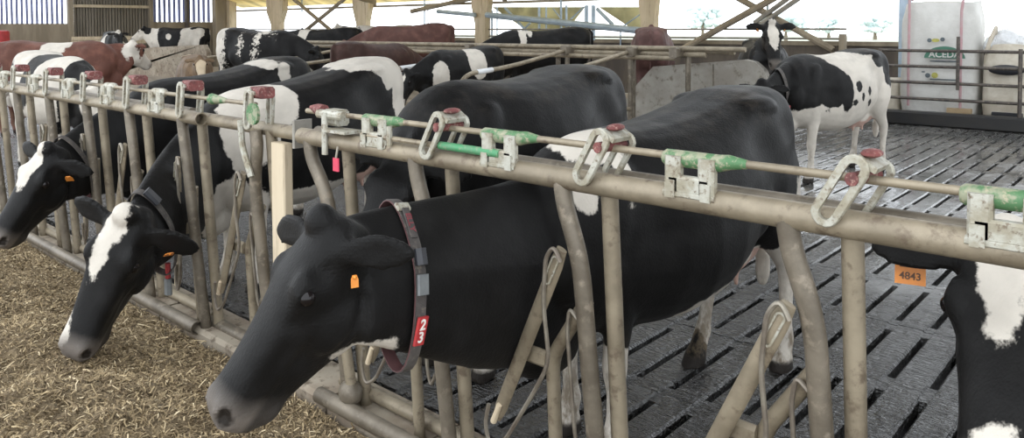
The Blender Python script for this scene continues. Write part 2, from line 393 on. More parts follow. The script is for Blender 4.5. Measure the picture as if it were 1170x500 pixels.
# ------------------------------------------------------------------ end wall on the left (x = -31)
we = empty('wall_left', (XC, 7, 0)); struct(we)
def ebox(name, px0, py0, px1, py1, mat, th=.06, dx=0.0, z0=None, z1=None):
    a = onX(px0, py0, XC+dx); c = onX(px1, py1, XC+dx)
    za = a[2] if z1 is None else z1; zc = c[2] if z0 is None else z0
    return MB().box((XC+dx, (a[1]+c[1])/2, (za+zc)/2), (th, abs(c[1]-a[1]), abs(za-zc))).build(name, mat, we, False)
px = -40.0
while px < 72:
    ebox('board', px, 0, px+3.3, 27, 'blue_board', .04, 0, z1=3.6); px += 5.75
px = 175.0
while px < 242:
    ebox('board', px, 0, px+3.3, 25, 'blue_board', .04, 0, z1=3.6); px += 5.6
ebox('board_wall', -60, 27, 84, 60, 'wood', .08, .05, z0=0)
ebox('board_wall', 170, 25, 262, 60, 'wood', .08, .05, z0=0)
ebox('post', 77, 0, 84, 60, 'wood', .2, .2, z0=0, z1=3.8)
ebox('post', 170, 0, 175, 60, 'wood', .2, .2, z0=0, z1=3.8); ebox('post', 212, 0, 216, 60, 'darkwood', .2, .2, z0=0, z1=3.8)
px = 84.0
while px < 170:
    ebox('door_panel', px, 0, px+3.2, 42, 'corr_brown', .05+.03*(int(px) % 2), .06, z0=.3, z1=3.7); px += 3.35
ebox('door_backing', 84, 0, 170, 42, 'corr_brown', .02, .02, z0=.3, z1=3.7)
ebox('door_rail', 84, 5, 170, 9.5, 'palewood', .08, .16)
for y0 in (42, 46.5): ebox('rail', 82, y0, 215, y0+2, 'palewood', .05, 3.0)
ebox('corner_post', 244, 0, 257, 60, 'wood', .3, .4, z0=0, z1=3.9); ebox('corner_post', 260, 0, 269, 60, 'palewood', .3, .6, z0=0, z1=3.9)
# ------------------------------------------------------------------ roof: translucent sheets by the eave, opaque above, open ridge, open feed side
rf = empty('ceiling', (-12, 5, 4)); struct(rf)
def slope(name, x0, x1, y0, z0, y1, z1, mat, th=.06):
    MB().add([(x0, y0, z0), (x1, y0, z0), (x1, y1, z1), (x0, y1, z1), (x0, y0, z0+th), (x1, y0, z0+th), (x1, y1, z1+th), (x0, y1, z1+th)],
             [(0, 3, 2, 1), (4, 5, 6, 7), (0, 1, 5, 4), (2, 3, 7, 6), (1, 2, 6, 5), (3, 0, 4, 7)]).build(name, mat, rf, False)
sl = .30
def zr(y): return 2.55+(YW+.6-y)*sl
XS = -6.4                                       # low wing to the left; unseen right bay raised and opened to light the floor
x = XC
while x < XS+1.4:
    slope('eave_sheet', x, x+.98, YW+.6, zr(YW+.6), 11.9, zr(11.9), 'eave_sheet', .02); x += 1.0
slope('roof_panel', XC, -14, 11.9, zr(11.9), 8.3, zr(8.3), 'roof_sheet')
x = -14
while x < XS-.1:
    slope('added_fill_sheet', x, x+1.86, 11.9, zr(11.9), 8.3, zr(8.3), 'added_fill_sheet', .02); x += 1.9  # unseen translucent sheets, added to brighten the floor and its reflections
slope('roof_panel', XC, XS, 6.9, zr(6.9), 3.6, zr(3.6), 'roof_sheet')
slope('roof_panel', XC, XS, 1.6, zr(4.2), -.4, zr(4.9), 'roof_sheet')
ZH = 5.1
for y0_, y1_ in ((15.2, 11.0), (6.6, -.4)): slope('roof_panel', XS, 9, y0_, ZH, y1_, ZH+.02, 'roof_sheet')  # gap in this unseen roof placed so the sky brightens the far floor
for y in (13.9, 12.9): MB().box((XC/2+XS/2, y, zr(y)-.04), (XS-XC, .05, .07)).build('purlin', 'wood', rf, False)
for x in (-21, -15, -10.2):
    MB().add([(x-.07, YW, zr(YW)-.3), (x+.07, YW, zr(YW)-.3), (x+.07, 3.6, zr(3.6)-.6), (x-.07, 3.6, zr(3.6)-.6), (x-.07, YW, zr(YW)-.12), (x+.07, YW, zr(YW)-.12), (x+.07, 3.6, zr(3.6)-.12), (x-.07, 3.6, zr(3.6)-.12)],
             [(0, 3, 2, 1), (4, 5, 6, 7), (0, 1, 5, 4), (2, 3, 7, 6), (1, 2, 6, 5), (3, 0, 4, 7)]).build('rafter', 'wood', rf, False)
# ------------------------------------------------------------------ outside
gr = MB().box((-40, 75, -.3), (300, 119, .3)).build('ground', 'earth', None, False); struct(gr)
def tree(px, Z, h, wdt, label):
    g = at(px, 30, Z); g[2] = -.1; r = empty('tree', g, label, 'tree', 'pale trees beyond the barn opening')
    MB().tube([g, g+np.array((0, 0, h*.6))], [.25, .12], 8).build('trunk', 'wood', r)
    b = MB()
    for q in range(70):
        a = random.uniform(0, 6.28); rr = random.uniform(0, wdt*.42); zz = random.uniform(h*.35, h*.9); s = random.uniform(.05, .11)*wdt
        b.ell(g+np.array((rr*math.cos(a), rr*math.sin(a), zz)), (s, s, s*.8), None, 8, 6)
    b.build('foliage', 'tree_leaf', r)
tree(803, 95, 4.6, 5, 'small pale rounded tree behind the brown cow, seen through the opening')
tree(898, 90, 3.2, 6, 'low pale tree between the crossing braces and the stub post')
tree(947, 100, 3.0, 4, 'low pale tree just left of the stub post above the spotted cow')
tree(1000, 95, 3.0, 4.5, 'low pale tree beside the big white bag')
# ------------------------------------------------------------------ self-locking feed fence
LEAN = .065
def fy(z): return -(z-.62)*LEAN
def fp(x, z, dy=0.0): return np.array((x, fy(z)+dy, z))
def stadium(c, ax, nrm, L, W, n=7):
    """ring of points: stadium of total length L along ax, width W"""
    ax = np.array(ax)/np.linalg.norm(ax); nrm = np.array(nrm); sd = np.cross(nrm, ax); r = W/2; h = L/2-r; out = []
    for t in np.linspace(-math.pi/2, math.pi/2, n): out.append(c+ax*(h+r*math.cos(t))+sd*r*math.sin(t))
    for t in np.linspace(math.pi/2, 3*math.pi/2, n): out.append(c+ax*(-h+r*math.cos(t))+sd*r*math.sin(t))
    return out
def slotted(b, c, ax, nrm, L, W, th, wall):
    nrm = np.array(nrm, float); o = stadium(c, ax, nrm, L, W); i = stadium(c, ax, nrm, L-2*wall, W-2*wall)
    o2 = stadium(c, ax, nrm, L-.006, W-.006)
    b.loft([np.array(o)+nrm*th*.3, np.array(o2)+nrm*th*.5, np.array(i)+nrm*th*.5, np.array(i)-nrm*th*.5, np.array(o2)-nrm*th*.5, np.array(o)-nrm*th*.3, np.array(o)+nrm*th*.3], False)
NRM = np.array((0, -1., 0))
def latch(sec, x0, tilt, big):
    """slotted latch lever standing on the rail, with red rubber stop"""
    ax = np.array((math.sin(tilt), 0, math.cos(tilt))); L = .205; c = fp(x0, 1.235)+ax*(L*.36)
    b = MB(); slotted(b, c+np.array((0, -.052, 0)), ax, NRM, L, .072, .016, .020)
    o = b.build('latch_lever', 'cast', sec)
    b = MB(); slotted(b, c+np.array((.035, .045, -.01)), ax, NRM, L*.9, .064, .015, .017); t = c+ax*L*.40
    b.box(t+np.array((.018, 0, .0)), (.055, .105, .016), [[ax[2], 0, ax[0]], [0, 1, 0], [-ax[0], 0, ax[2]]])
    b.build('back_plate', 'cast', o)
    t = c+ax*L*.33
    if big: MB().box(t+np.array((.03, .0, .012)), (.095, .085, .055), None, .012).build('red_stop', 'red_rubber', o, True, 60)
    else:
        MB().ell(t+np.array((.025, -.005, .034)), (.025, .038, .011), None, 12, 7).build('red_stop', 'red_rubber', o)
        MB().tube([t+np.array((-.005, -.062, -.025)), t+np.array((.02, .05, -.025))], .017, 10).build('stop_roller', 'red_rubber', o)
def bracket(sec, x0, green):
    b = MB(); z = 1.27; yy = fy(z)
    for e in (-1, 1): b.box((x0+e*.052, yy-.022, z+.012), (.05, .034, .10), None, .008)
    b.box((x0, yy-.022, z-.018), (.12, .034, .05), None, .006); b.box((x0, yy-.005, z-.045), (.16, .07, .022), None, .006)
    b.box((x0-.055, yy-.035, z-.03), (.03, .02, .05)).box((x0+.055, yy-.035, z-.03), (.03, .02, .05))
    o = b.build('rod_bracket', 'cast', sec, False)
    g = MB(); zz = 1.327
    if green:
        g.tube([(x0-.095, fy(zz), zz-.006), (x0-.085, fy(zz), zz-.006), (x0+.08, fy(zz), zz-.006), (x0+.11, fy(zz), zz), (x0+.16, fy(zz), zz)], [.018, .0245, .0245, .021, .0125], 12)
    else:
        g.tube([(x0-.06, fy(zz), zz), (x0+.06, fy(zz), zz), (x0+.09, fy(zz), zz)], [.024, .027, .012], 10)
    g.build('sleeve', 'green_plastic' if green else 'cast', o)
def stall(sec, x0, btop=-.10, low=True, swing=0.0, kx=1.0):
    z0 = -.02
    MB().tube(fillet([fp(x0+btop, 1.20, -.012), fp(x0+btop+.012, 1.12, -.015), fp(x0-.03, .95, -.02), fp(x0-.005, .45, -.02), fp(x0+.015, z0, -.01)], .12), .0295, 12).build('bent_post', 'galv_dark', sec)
    MB().tube([fp(x0+.045, 1.2, .045), fp(x0+.052, z0, .045)], .028, 12).build('straight_post', 'galv', sec)
    if not low: return
    # pivot frame
    p = MB().tube(fillet([fp(x0-.195*kx, z0, .01), fp(x0-.19*kx, .58, .01), fp(x0-.03, .815, .005)], .06), .024, 10).build('pivot_frame', 'galv', sec)
    MB().box(fp(x0-.245*kx, .575, -.012), (.10*kx, .03, .06), None, .012).build('pivot_plate', 'galv', p, False)
    # swinging arm with wire loop
    th = math.atan2((.33+swing)*kx*.8 if kx < 1 else .33+swing, .68); d = np.array((-math.sin(th), 0, -math.cos(th)))
    top = fp(x0-.085+swing*.3, .985, -.045); pts = [top, top+d*.06, top+d*.40, top+d*.70, top+d*.755]; pts = [np.array((q[0], fy(q[2])-.045, q[2])) for q in pts]
    a = MB().tube(pts, [.02, .027, .027, .026, .017], 10, .55, up=(1, 0, 0)).build('swing_arm', 'galv', sec)
    b = MB(); slotted(b, pts[1]+d*.02+np.array((0, -.016, 0)), d, NRM, .11, .03, .006, .006); b.build('arm_slot', 'cast', a)
    MB().tube([pts[3]+d*-.02+np.array((.0, -.018, 0)), pts[4]+d*.01+np.array((0, -.014, 0))], [.010, .012], 8).build('arm_tip', 'palewood', a)
    wp = [(-.075, .95), (-.10, 1.0), (-.135, .955), (-.155, .80), (-.14, .60), (-.21, .48), (-.36, .25), (-.435, .20), (-.455, .28), (-.43, .36)]
    MB().tube(fillet([fp(x0+a_*kx, c_, -.068) for a_, c_ in wp], .05, 5), .0075, 7).build('wire_loop', 'wire', a)
    wp = [(-.045, .76), (-.075, .79), (-.09, .72), (-.075, .35), (-.06, .30), (-.03, .36)]
    MB().tube(fillet([fp(x0+a_*kx, c_, -.03) for a_, c_ in wp], .03, 5), .007, 7).build('wire_guard', 'wire', sec)
def rails(sec, x0, x1, ends=''):
    zt = 1.21
    MB().tube([fp(x0, zt, -.005), fp(x1, zt, -.005)], .037, 16).build('top_rail', 'galv', sec)
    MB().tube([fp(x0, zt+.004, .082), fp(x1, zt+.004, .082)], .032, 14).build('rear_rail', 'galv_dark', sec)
    MB().tube([fp(x0+.05, 1.327), fp(x1, 1.327)], .0115, 10).build('locking_rod', 'galv', sec)
def low_rails(sec, x0, x1):
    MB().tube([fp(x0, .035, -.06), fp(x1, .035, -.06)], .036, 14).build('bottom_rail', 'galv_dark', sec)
    MB().tube([fp(x0, .06, .075), fp(x1, .06, .075)], .03, 12).build('bottom_rear_rail', 'galv', sec)

POSTS_B = [-0.69, -1.43, -2.15]; POSTS_A = [-4.13, -4.84, -5.54, -6.27, -7.02, -7.76, -8.5, -9.25]
sb = empty('feed_fence', (-1.4, 0, 0), 'near section of the dusty tubular self-locking feed fence, around the black cow', 'fence', 'feed fence sections')
rails(sb, -3.03, .7); low_rails(sb, -2.95, .7)
for k, x in enumerate(POSTS_B):
    stall(sb, x, -.10, True, (.0, 0, .0)[k]); latch(sb, x+.01, .52, False)
for k, x in enumerate((-.30, -1.06, -1.79, -2.47)): bracket(sb, x, True)
stall(sb, -2.80, -.16, False)
# weighted swinging arm in the end place and its clamp
MB().tube(fillet([fp(-2.86, .62, -.02), fp(-2.78, .45, -.03), fp(-2.74, .12, -.03)], .1), .024, 10).build('swing_arm', 'galv', sb)
MB().ell(fp(-2.75, .10, -.03), (.06, .05, .055)).build('arm_weight', 'galv_dark', sb)
b = MB().box(fp(-2.79, 1.245, -.045), (.03, .02, .18), None, .006).box(fp(-2.79, 1.31, .02), (.09, .07, .07), None, .012)
b.tube([fp(-2.86, 1.325, -.02), fp(-2.68, 1.325, -.02)], .02, 10).box(fp(-2.70, 1.262, -.02), (.16, .09, .012)); o = b.build('end_clamp', 'cast', sb, False)
MB().tube([fp(-2.95, 1.345, 0), fp(-2.9, 1.34, 0), fp(-2.85, 1.335, 0)], [.008, .024, .028], 10).build('red_stop', 'red_rubber', o)
MB().tube([fp(-2.55, 1.262, -.03), fp(-1.95, 1.262, -.03)], .011, 8).build('release_bar', 'galv', sb)
MB().tube([fp(-2.08, 1.264, -.03), fp(-1.78, 1.264, -.03)], .0155, 10).build('release_grip', 'green_clean', sb)
MB().box(fp(-2.36, 1.275, -.04), (.022, .022, .075), None, .006).build('release_stop', 'cast', sb, False)
mt = MB().box((-2.69, -.10, 1.125), (.042, .008, .055), None, .003).build('hanging_tag', 'magenta_tag', sb, False); mt['label'] = 'small magenta tag hanging under the top rail'
MB().tube([(-2.69, -.10, 1.15), (-2.69, -.09, 1.2)], .005, 6).build('tag_hook', 'wire', sb)

sa = empty('feed_fence', (-6, 0, 0), 'far section of the tubular feed fence running to the left with red latch blocks', 'fence', 'feed fence sections')
zt = 1.21
MB().tube([fp(-13, zt, -.005), fp(-4.06, zt, -.005)], .034, 16).build('top_rail', 'galv', sa)
MB().hollow(fp(-4.10, zt, -.005), fp(-3.985, zt, -.005), .036).build('rail_end', 'galv', sa)
MB().tube([fp(-4.3, zt-.008, .055), fp(-3.13, zt-.008, .055)], .034, 16).build('rail_extension', 'galv', sa)
MB().tube([fp(-13, zt+.004, .10), fp(-4.3, zt+.004, .10)], .03, 12).build('rear_rail', 'galv_dark', sa)
MB().tube([fp(-13, 1.327), fp(-3.42, 1.327)], .0115, 10).build('locking_rod', 'galv', sa)
MB().box(fp(-3.12, zt-.005, .055), (.018, .10, .13), None, .004).build('flange', 'steel_dull', sa, False)
for x in POSTS_A: stall(sa, x, -.07, x > -7, 0, .42 if x in (-4.13, -5.54) else 1.0); latch(sa, x-.01, .16, True)
for x in POSTS_A[:-1]: bracket(sa, x-.36, False)
stall(sa, -3.42, .0, True); latch(sa, -3.42, .12, True)
MB().tube([fp(-3.35, 1.29, -.065), fp(-3.35, 1.29, -.05)], .052, 16).build('green_wheel', 'green_plastic', sa)
MB().tube(fillet([fp(-3.47, 1.25, -.06), fp(-3.47, 1.12, -.06), fp(-3.43, 1.03, -.06), fp(-3.41, .98, -.06)], .04), .016, 8).build('latch_hook', 'cast', sa)
MB().tube([fp(-3.86, 1.327), fp(-3.70, 1.327)], [.03, .012], 10).build('green_wrap', 'green_plastic', sa)
low_rails(sa, -13, -4.17)
MB().hollow(fp(-4.2, .035, -.06), fp(-4.12, .035, -.06), .038).build('rail_end', 'galv_dark', sa)
MB().tube([fp(-4.2, .03, .05), fp(-3.3, .03, .05)], .036, 14).build('bottom_extension', 'galv_dark', sa)
pl = MB().box((-3.27, .0, .575), (.115, .05, 1.15), None, .006).build('timber_post', 'palewood', None, False)
tag(pl, 'pale upright wooden board standing in the gap between the two fence sections', 'board')

# ------------------------------------------------------------------ feed on the table
def feed_h(x, y):
    t = np.clip((-.06-y)/.75, 0, 1); t = t*t*(3-2*t)
    z = -.03+.15*t
    z = z+.035*np.sin(x*2.1+y*3)*t+.03*np.sin(x*4.7-y*5.3+1)*t+.018*np.sin(x*11+y*9)*np.sin(y*13-x*4)*t+.012*np.sin(x*23-y*17)*np.sin(y*27+x*13)*t
    for cx, cy, r, d in ((-3.05, -.75, .28, .05), (-4.05, -1.0, .25, -.10), (-2.9, -1.15, .25, .05), (-2.55, -.55, .3, -.03), (-4.9, -.8, .3, -.07), (-3.5, -.45, .22, .05)):
        z = z+d*np.exp(-((x-cx)**2+(y-cy)**2)/r**2)
    return z
gx = np.arange(-13, 1.01, .035); gy = np.arange(-3.4, -.02, .035); XX, YY = np.meshgrid(gx, gy, indexing='ij')
ZZ = feed_h(XX, YY)+rng.normal(0, .009, XX.shape); ny = len(gy)
V = np.stack([XX, YY, ZZ], -1).reshape(-1, 3); I, J = np.meshgrid(np.arange(len(gx)-1), np.arange(ny-1), indexing='ij'); q = (I*ny+J).ravel()
me = bpy.data.meshes.new('feed'); me.from_pydata(V.tolist(), [], np.stack([q, q+ny, q+ny+1, q+1], 1).tolist()); me.update()
fd = link('silage_feed', me, 'feed'); tag(fd, 'heap of brown chopped silage feed spread along the fence', 'feed'); fd['kind'] = 'stuff'
NS = 120000
u = rng.random(NS)**.75; sx = -1.7-u*6.3; sy = -.04-rng.random(NS)*1.9; L = rng.uniform(.006, .022, NS)*np.where(rng.random(NS) < .06, 2.4, 1); W = rng.uniform(.0010, .0030, NS)
a = rng.uniform(0, 2*math.pi, NS); el = rng.normal(.1, .45, NS); zz = feed_h(sx, sy)+rng.uniform(-.002, .018, NS)
D = np.stack([np.cos(a)*np.cos(el), np.sin(a)*np.cos(el), np.sin(el)], 1); S = np.stack([-np.sin(a), np.cos(a), rng.normal(0, .4, NS)], 1)
C0 = np.stack([sx, sy, zz], 1); bend = np.stack([rng.normal(0, .15, NS), rng.normal(0, .15, NS), rng.uniform(0, .35, NS)], 1)*L[:, None]
P0, P1, P2 = C0-D*L[:, None], C0+bend, C0+D*L[:, None]; Sw = S*W[:, None]
V = np.stack([P0-Sw, P0+Sw, P1-Sw, P1+Sw, P2-Sw, P2+Sw], 1).reshape(-1, 3); q = np.arange(NS)*6
Fq = np.stack([np.stack([q, q+1, q+3, q+2], 1), np.stack([q+2, q+3, q+5, q+4], 1)], 1).reshape(-1, 4)
me = bpy.data.meshes.new('strands'); me.from_pydata(V.tolist(), [], Fq.tolist()); me.update()
at_ = me.attributes.new('tint', 'FLOAT', 'POINT'); at_.data.foreach_set('value', np.repeat(rng.random(NS)**1.3, 6).astype(np.float32))
me.materials.append(MATS['strand']); so = bpy.data.objects.new('straw_strands', me); COL.objects.link(so); so.parent = fd; so['kind'] = 'stuff'
# ------------------------------------------------------------------ cows (local: +X forward, +Y left, origin on the floor)
NT = 28
def ring_yz(x, zt, zb, w, low=.95, zf=.5):
    """body cross section; zf = where the widest point sits between bottom and top"""
    out = []; zc = zb+(zt-zb)*zf; top = np.interp(x, [-.83, -.70, -.35, -.1, .3, .55, .8], [.8, .58, .55, .72, .8, 1.0, .9])
    for t in np.arange(NT)*2*math.pi/NT:
        c, s = math.cos(t), math.sin(t)
        y = w*math.copysign(abs(c)**(top if s > 0 else low), c); z = zc+((zt-zc)*math.copysign(abs(s)**.92, s) if s > 0 else (zc-zb)*math.copysign(abs(s)**.95, s))
        out.append((x, y, z))
    return np.array(out)
TORSO = [(-.83, 1.30, 1.05, .10, .5), (-.79, 1.36, .92, .19, .55), (-.70, 1.405, .78, .245, .6), (-.57, 1.425, .68, .275, .62), (-.42, 1.43, .62, .295, .62),
         (-.25, 1.405, .565, .335, .52), (-.05, 1.39, .53, .375, .46), (.15, 1.385, .52, .38, .45), (.32, 1.395, .545, .35, .46), (.47, 1.415, .575, .30, .45),
         (.60, 1.42, .60, .265, .42), (.72, 1.40, .64, .245, .42), (.83, 1.345, .70, .205, .45), (.91, 1.27, .79, .14, .48), (.95, 1.20, .87, .08, .5)]
HIND = [(1.28, -.64, .12, .10, .05), (1.15, -.62, .145, .17, .10), (1.0, -.585, .165, .215, .125), (.86, -.555, .175, .215, .12), (.75, -.555, .175, .165, .095), (.66, -.60, .17, .11, .07),
        (.58, -.665, .165, .085, .052), (.52, -.70, .165, .066, .047), (.46, -.705, .165, .05, .042), (.36, -.69, .165, .037, .035), (.22, -.67, .165, .036, .034), (.145, -.66, .165, .048, .046), (.095, -.635, .165, .045, .045), (.06, -.615, .165, .062, .053), (.0, -.60, .165, .078, .06)]
FORE = [(1.2, .60, .14, .08, .05), (1.05, .63, .16, .14, .085), (.90, .62, .175, .14, .09), (.78, .575, .175, .105, .08), (.67, .545, .17, .078, .062), (.56, .545, .165, .06, .053), (.47, .55, .16, .052, .049), (.42, .552, .16, .055, .052), (.37, .55, .16, .048, .046),
        (.30, .545, .16, .036, .036), (.2, .545, .16, .035, .035), (.14, .545, .16, .047, .046), (.09, .565, .16, .044, .044), (.06, .575, .16, .06, .053), (.0, .585, .16, .075, .06)]
HEAD = [(-.055, .015, -.08, .045), (-.02, .052, -.12, .078), (.03, .066, -.16, .096), (.09, .070, -.20, .106), (.15, .072, -.225, .108), (.21, .062, -.232, .099), (.27, .053, -.218, .088),
        (.33, .048, -.192, .078), (.39, .045, -.167, .072), (.44, .046, -.148, .071), (.485, .044, -.136, .074), (.52, .034, -.122, .071), (.542, .014, -.104, .058), (.553, -.010, -.085, .040)]

def rotm(a, l, d): return np.stack([a, l, d], 1)
def cow_geometry(poll, nose, roll=0.0, dh=None, tilt=0.0, voxel=.02, fore_dx=(0, 0), hind_dx=(0, 0), ear=.0, tail=0.0, neck_up=.0, hs=1.0, smooth=5, ears=((.0, .0), (.0, .0)), nd=0.0):
    poll = np.array(poll, float); nose = np.array(nose, float)
    a = nose-poll; a /= np.linalg.norm(a)
    l = np.cross((0, 0, 1.), a); l /= np.linalg.norm(l)+1e-9
    if dh is not None:
        d = np.array(dh, float); d = d-a*(d@a); d /= np.linalg.norm(d); l = np.cross(d, a)
    d = np.cross(a, l); l2 = l*math.cos(roll)+d*math.sin(roll); d = np.cross(a, l2); l = l2
    O = poll-d*.06*hs; R = rotm(a, l, d)
    def H(u, y, z): return O+R@np.array((u, y, z))*hs
    B = MB()
    sh = lambda x: -math.tan(tilt)*(x+.45)
    B.loft([ring_yz(x, zt+sh(x), zb+sh(x)*.8, w_, .9, zf) for x, zt, zb, w_, zf in TORSO])
    for s in (1, -1):
        B.ell((-.44, s*.165, 1.355+sh(-.41)), (.15, .10, .055)); B.ell((-.765, s*.10, 1.29), (.06, .055, .07))
        B.ell((.60, s*.19, 1.06+sh(.6)), (.15, .075, .27), np.array(Matrix.Rotation(-.25, 3, 'Y')))
        B.ell((-.28, s*.24, .92), (.17, .09, .17)); B.ell((.80, s*.13, .98+sh(.8)), (.13, .10, .16))
        fd_ = fore_dx[0 if s > 0 else 1]; hd_ = hind_dx[0 if s > 0 else 1]
        for T, dx in ((HIND, hd_), (FORE, fd_)):
            B.loft([[(x+dx*max(0, min(1, (1.05-z)/1.05))+rx*math.cos(t), s*y+ry*math.sin(t), z+(sh(x)*max(0, (z-.3)/1.0) if z > .3 else 0)) for t in np.arange(14)*2*math.pi/14] for z, x, y, rx, ry in T])
    B.ell((-.36, 0, .66), (.27, .17, .15)); B.ell((-.50, 0, .70), (.16, .16, .17))
    for sx_ in (-.44, -.27):
        for s in (1, -1): B.tube([(sx_, s*.075, .56), (sx_, s*.08, .47)], [.02, .014], 8)
    # brisket
    B.ell((.80, 0, .70+sh(.8)-nd*.7), (.18, .11, .14)); B.ell((.88, 0, .80+sh(.8)-nd*.7), (.16, .10, .18))
    # tail
    tp = [(-.80, 0, 1.37), (-.87, .0+tail*.1, 1.33), (-.885, tail*.3, 1.15), (-.86, tail*.7, .9), (-.835, tail, .65), (-.83, tail, .48), (-.83, tail, .36)]
    B.tube(fillet(tp, .08, 4), [.035]+[.032]*4+[.026]*4+[.022]*4+[.024]*4+[.04]*4+[.022], 9)
    # neck
    base = np.array((.60, 0, 1.06+sh(.6)-nd)); end = H(.075+nd*.15, 0, -.105-nd*.25)
    L = np.linalg.norm(end-base); b1 = base+np.array((.38, 0, .05-math.tan(tilt)*.3+neck_up-nd*.8))*L; b2 = end-a*(-.02)*L+(base-end)*.28+d*.04*L
    rings = []; K = 14; a0 = np.array((0, 0, 1.))
    cents = [base*(1-t)**3+3*b1*t*(1-t)**2+3*b2*t*t*(1-t)+end*t**3 for t in np.linspace(0, 1, K)]
    T = np.gradient(np.array(cents), axis=0); T /= np.linalg.norm(T, axis=1)[:, None]
    hh = np.interp(np.linspace(0, 1, K), [0, .25, .5, .75, 1], [.335, .295, .252, .218, .188]); ww = np.interp(np.linspace(0, 1, K), [0, .25, .5, .75, 1], [.205, .155, .118, .097, .085])
    dew = np.interp(np.linspace(0, 1, K), [0, .2, .45, .75, .95], [.15, .40, .38, .16, 0])
    necks = []
    for k in range(K):
        t = k/(K-1); up = (0, 0, 1.)*np.array(1-t)+d*t if False else np.array((0, 0, 1.))*(1-t)+d*t
        up = up-T[k]*(up@T[k]); up /= np.linalg.norm(up); sd = np.cross(up, T[k])
        ring = []
        for q in np.arange(NT)*2*math.pi/NT:
            c, s = math.cos(q), math.sin(q)
            ring.append(cents[k]+sd*ww[k]*c*(1-.25*max(0, s)-dew[k]*.5*max(0, -s))+up*hh[k]*s*(1+(dew[k] if s < 0 else 0)))
        rings.append(np.array(ring)); necks.append((cents[k], T[k], up, sd, hh[k], ww[k]))
    B.loft(rings)
    # head
    B.loft([[H(u, w_*math.copysign(abs(math.cos(t))**.85, math.cos(t))*(1-.42*max(0, -math.sin(t))), (tp_ if math.sin(t) > 0 else -bt)*math.copysign(abs(math.sin(t))**.88, math.sin(t))) for t in np.arange(NT)*2*math.pi/NT] for u, tp_, bt, w_ in HEAD])
    B.ell(H(-.012, 0, .060), np.array((.050, .055, .046))*hs, R)
    B.ell(H(.20, 0, -.175), np.array((.10, .062, .06))*hs, R); B.ell(H(.46, 0, -.118), np.array((.06, .045, .03))*hs, R)
    eyes = []
    for s in (1, -1):
        B.ell(H(.155, s*.088, .028), np.array((.05, .028, .036))*hs, R)            # orbit
        B.ell(H(.14, s*.082, .052), np.array((.045, .028, .018))*hs, R)             # brow
        B.tube([H(.132, s*.098, .018), H(.145, s*.106, .040), H(.165, s*.109, .047), H(.188, s*.104, .036), H(.200, s*.096, .014)], np.array([.004, .010, .011, .010, .004])*hs, 8)   # upper lid
        B.tube([H(.138, s*.098, .010), H(.165, s*.104, -.004), H(.196, s*.097, .010)], np.array([.004, .008, .004])*hs, 8)
        B.ell(H(.20, s*.072, -.11), np.array((.085, .030, .075))*hs, R)            # cheek
        B.ell(H(.495, s*.040, .012), np.array((.038, .030, .034))*hs, R)           # nostril wing
        eyes.append(H(.165, s*.104, .022))
        # ear: leaf, swept outward
        e0, e1, el_ = (tuple(ears[0 if s > 0 else 1])+(.93,))[:3]
        ed = R@np.array((-.22+e0, s*el_, -.05+e1)); ed /= np.linalg.norm(ed); wd = d*.55-a*.85; wd = wd-ed*(wd@ed); wd /= np.linalg.norm(wd); tn = np.cross(ed, wd)
        if tn@a < 0: tn = -tn
        st = H(.035, s*.075, .005); rr = []
        for t, hw, th in ((0, .028, .028), (.15, .034, .024), (.35, .048, .022), (.55, .054, .021), (.75, .047, .020), (.92, .028, .017), (1, .010, .010)):
            c0 = st+ed*.215*t*hs-np.array((0, 0, .03))*t*t
            rr.append([c0+wd*hw*math.cos(q)*hs+tn*(th*math.sin(q)+.35*hw*math.cos(q)**2)*hs for q in np.arange(16)*2*math.pi/16])
        B.loft(rr)
    # fuse everything into one continuous skin
    me = B.mesh('cow_raw'); fix_normals(me)
    ob = bpy.data.objects.new('cow_raw', me); COL.objects.link(ob)
    r = ob.modifiers.new('r', 'REMESH'); r.mode = 'VOXEL'; r.voxel_size = voxel; r.adaptivity = 0
    s = ob.modifiers.new('s', 'SMOOTH'); s.factor = .5; s.iterations = smooth
    dg = bpy.context.evaluated_depsgraph_get(); out = bpy.data.meshes.new_from_object(ob.evaluated_get(dg)); bpy.data.objects.remove(ob); bpy.data.meshes.remove(me)
    n = len(out.vertices); V = np.empty(n*3, np.float32); out.vertices.foreach_get('co', V); V = V.reshape(-1, 3).astype(float)
    hc = (V-O)@R/hs
    near = hc[:, 0] > -.12
    # eye sockets, nostrils, mouth line
    def dent(p, dirv, depth, rad):
        nonlocal V
        dist = np.linalg.norm(V-p, axis=1); V = V+np.outer(-depth*np.exp(-(dist/rad)**2), dirv)
    for s in (1, -1):
        dent(H(.165, s*.112, .022), R@np.array((0, s, .1)), .006*hs, .016*hs)
        dent(H(.520, s*.060, .008), R@np.array((.6, s*.8, .0)), .020*hs, .017*hs); dent(H(.508, s*.068, .020), R@np.array((.4, s*.9, .0)), .012*hs, .013*hs)
        for u_ in np.linspace(.40, .53, 8): dent(H(u_, s*.066, -.070-.12*(.53-u_)), R@np.array((0, s, 0)), .009*hs, .012*hs)
        dent(H(.09, s*.10, .012), R@np.array((0, s, 0)), .014*hs, .035*hs); dent(H(.24, s*.10, .005), R@np.array((0, s, .3)), .010*hs, .03*hs)
        for u_ in np.linspace(.22, .42, 9): dent(H(u_, s*.08, -.05-.05*(u_-.22)), R@np.array((0, s, 0)), -.0045*hs, .018*hs)
        for u_ in np.linspace(.10, .26, 8): dent(H(u_, s*.09, -.165+.2*abs(u_-.2)), R@np.array((0, s, -.4)), .006*hs, .016*hs)
        dent(H(.30, s*.075, -.075), R@np.array((0, s, 0)), .009*hs, .05*hs)
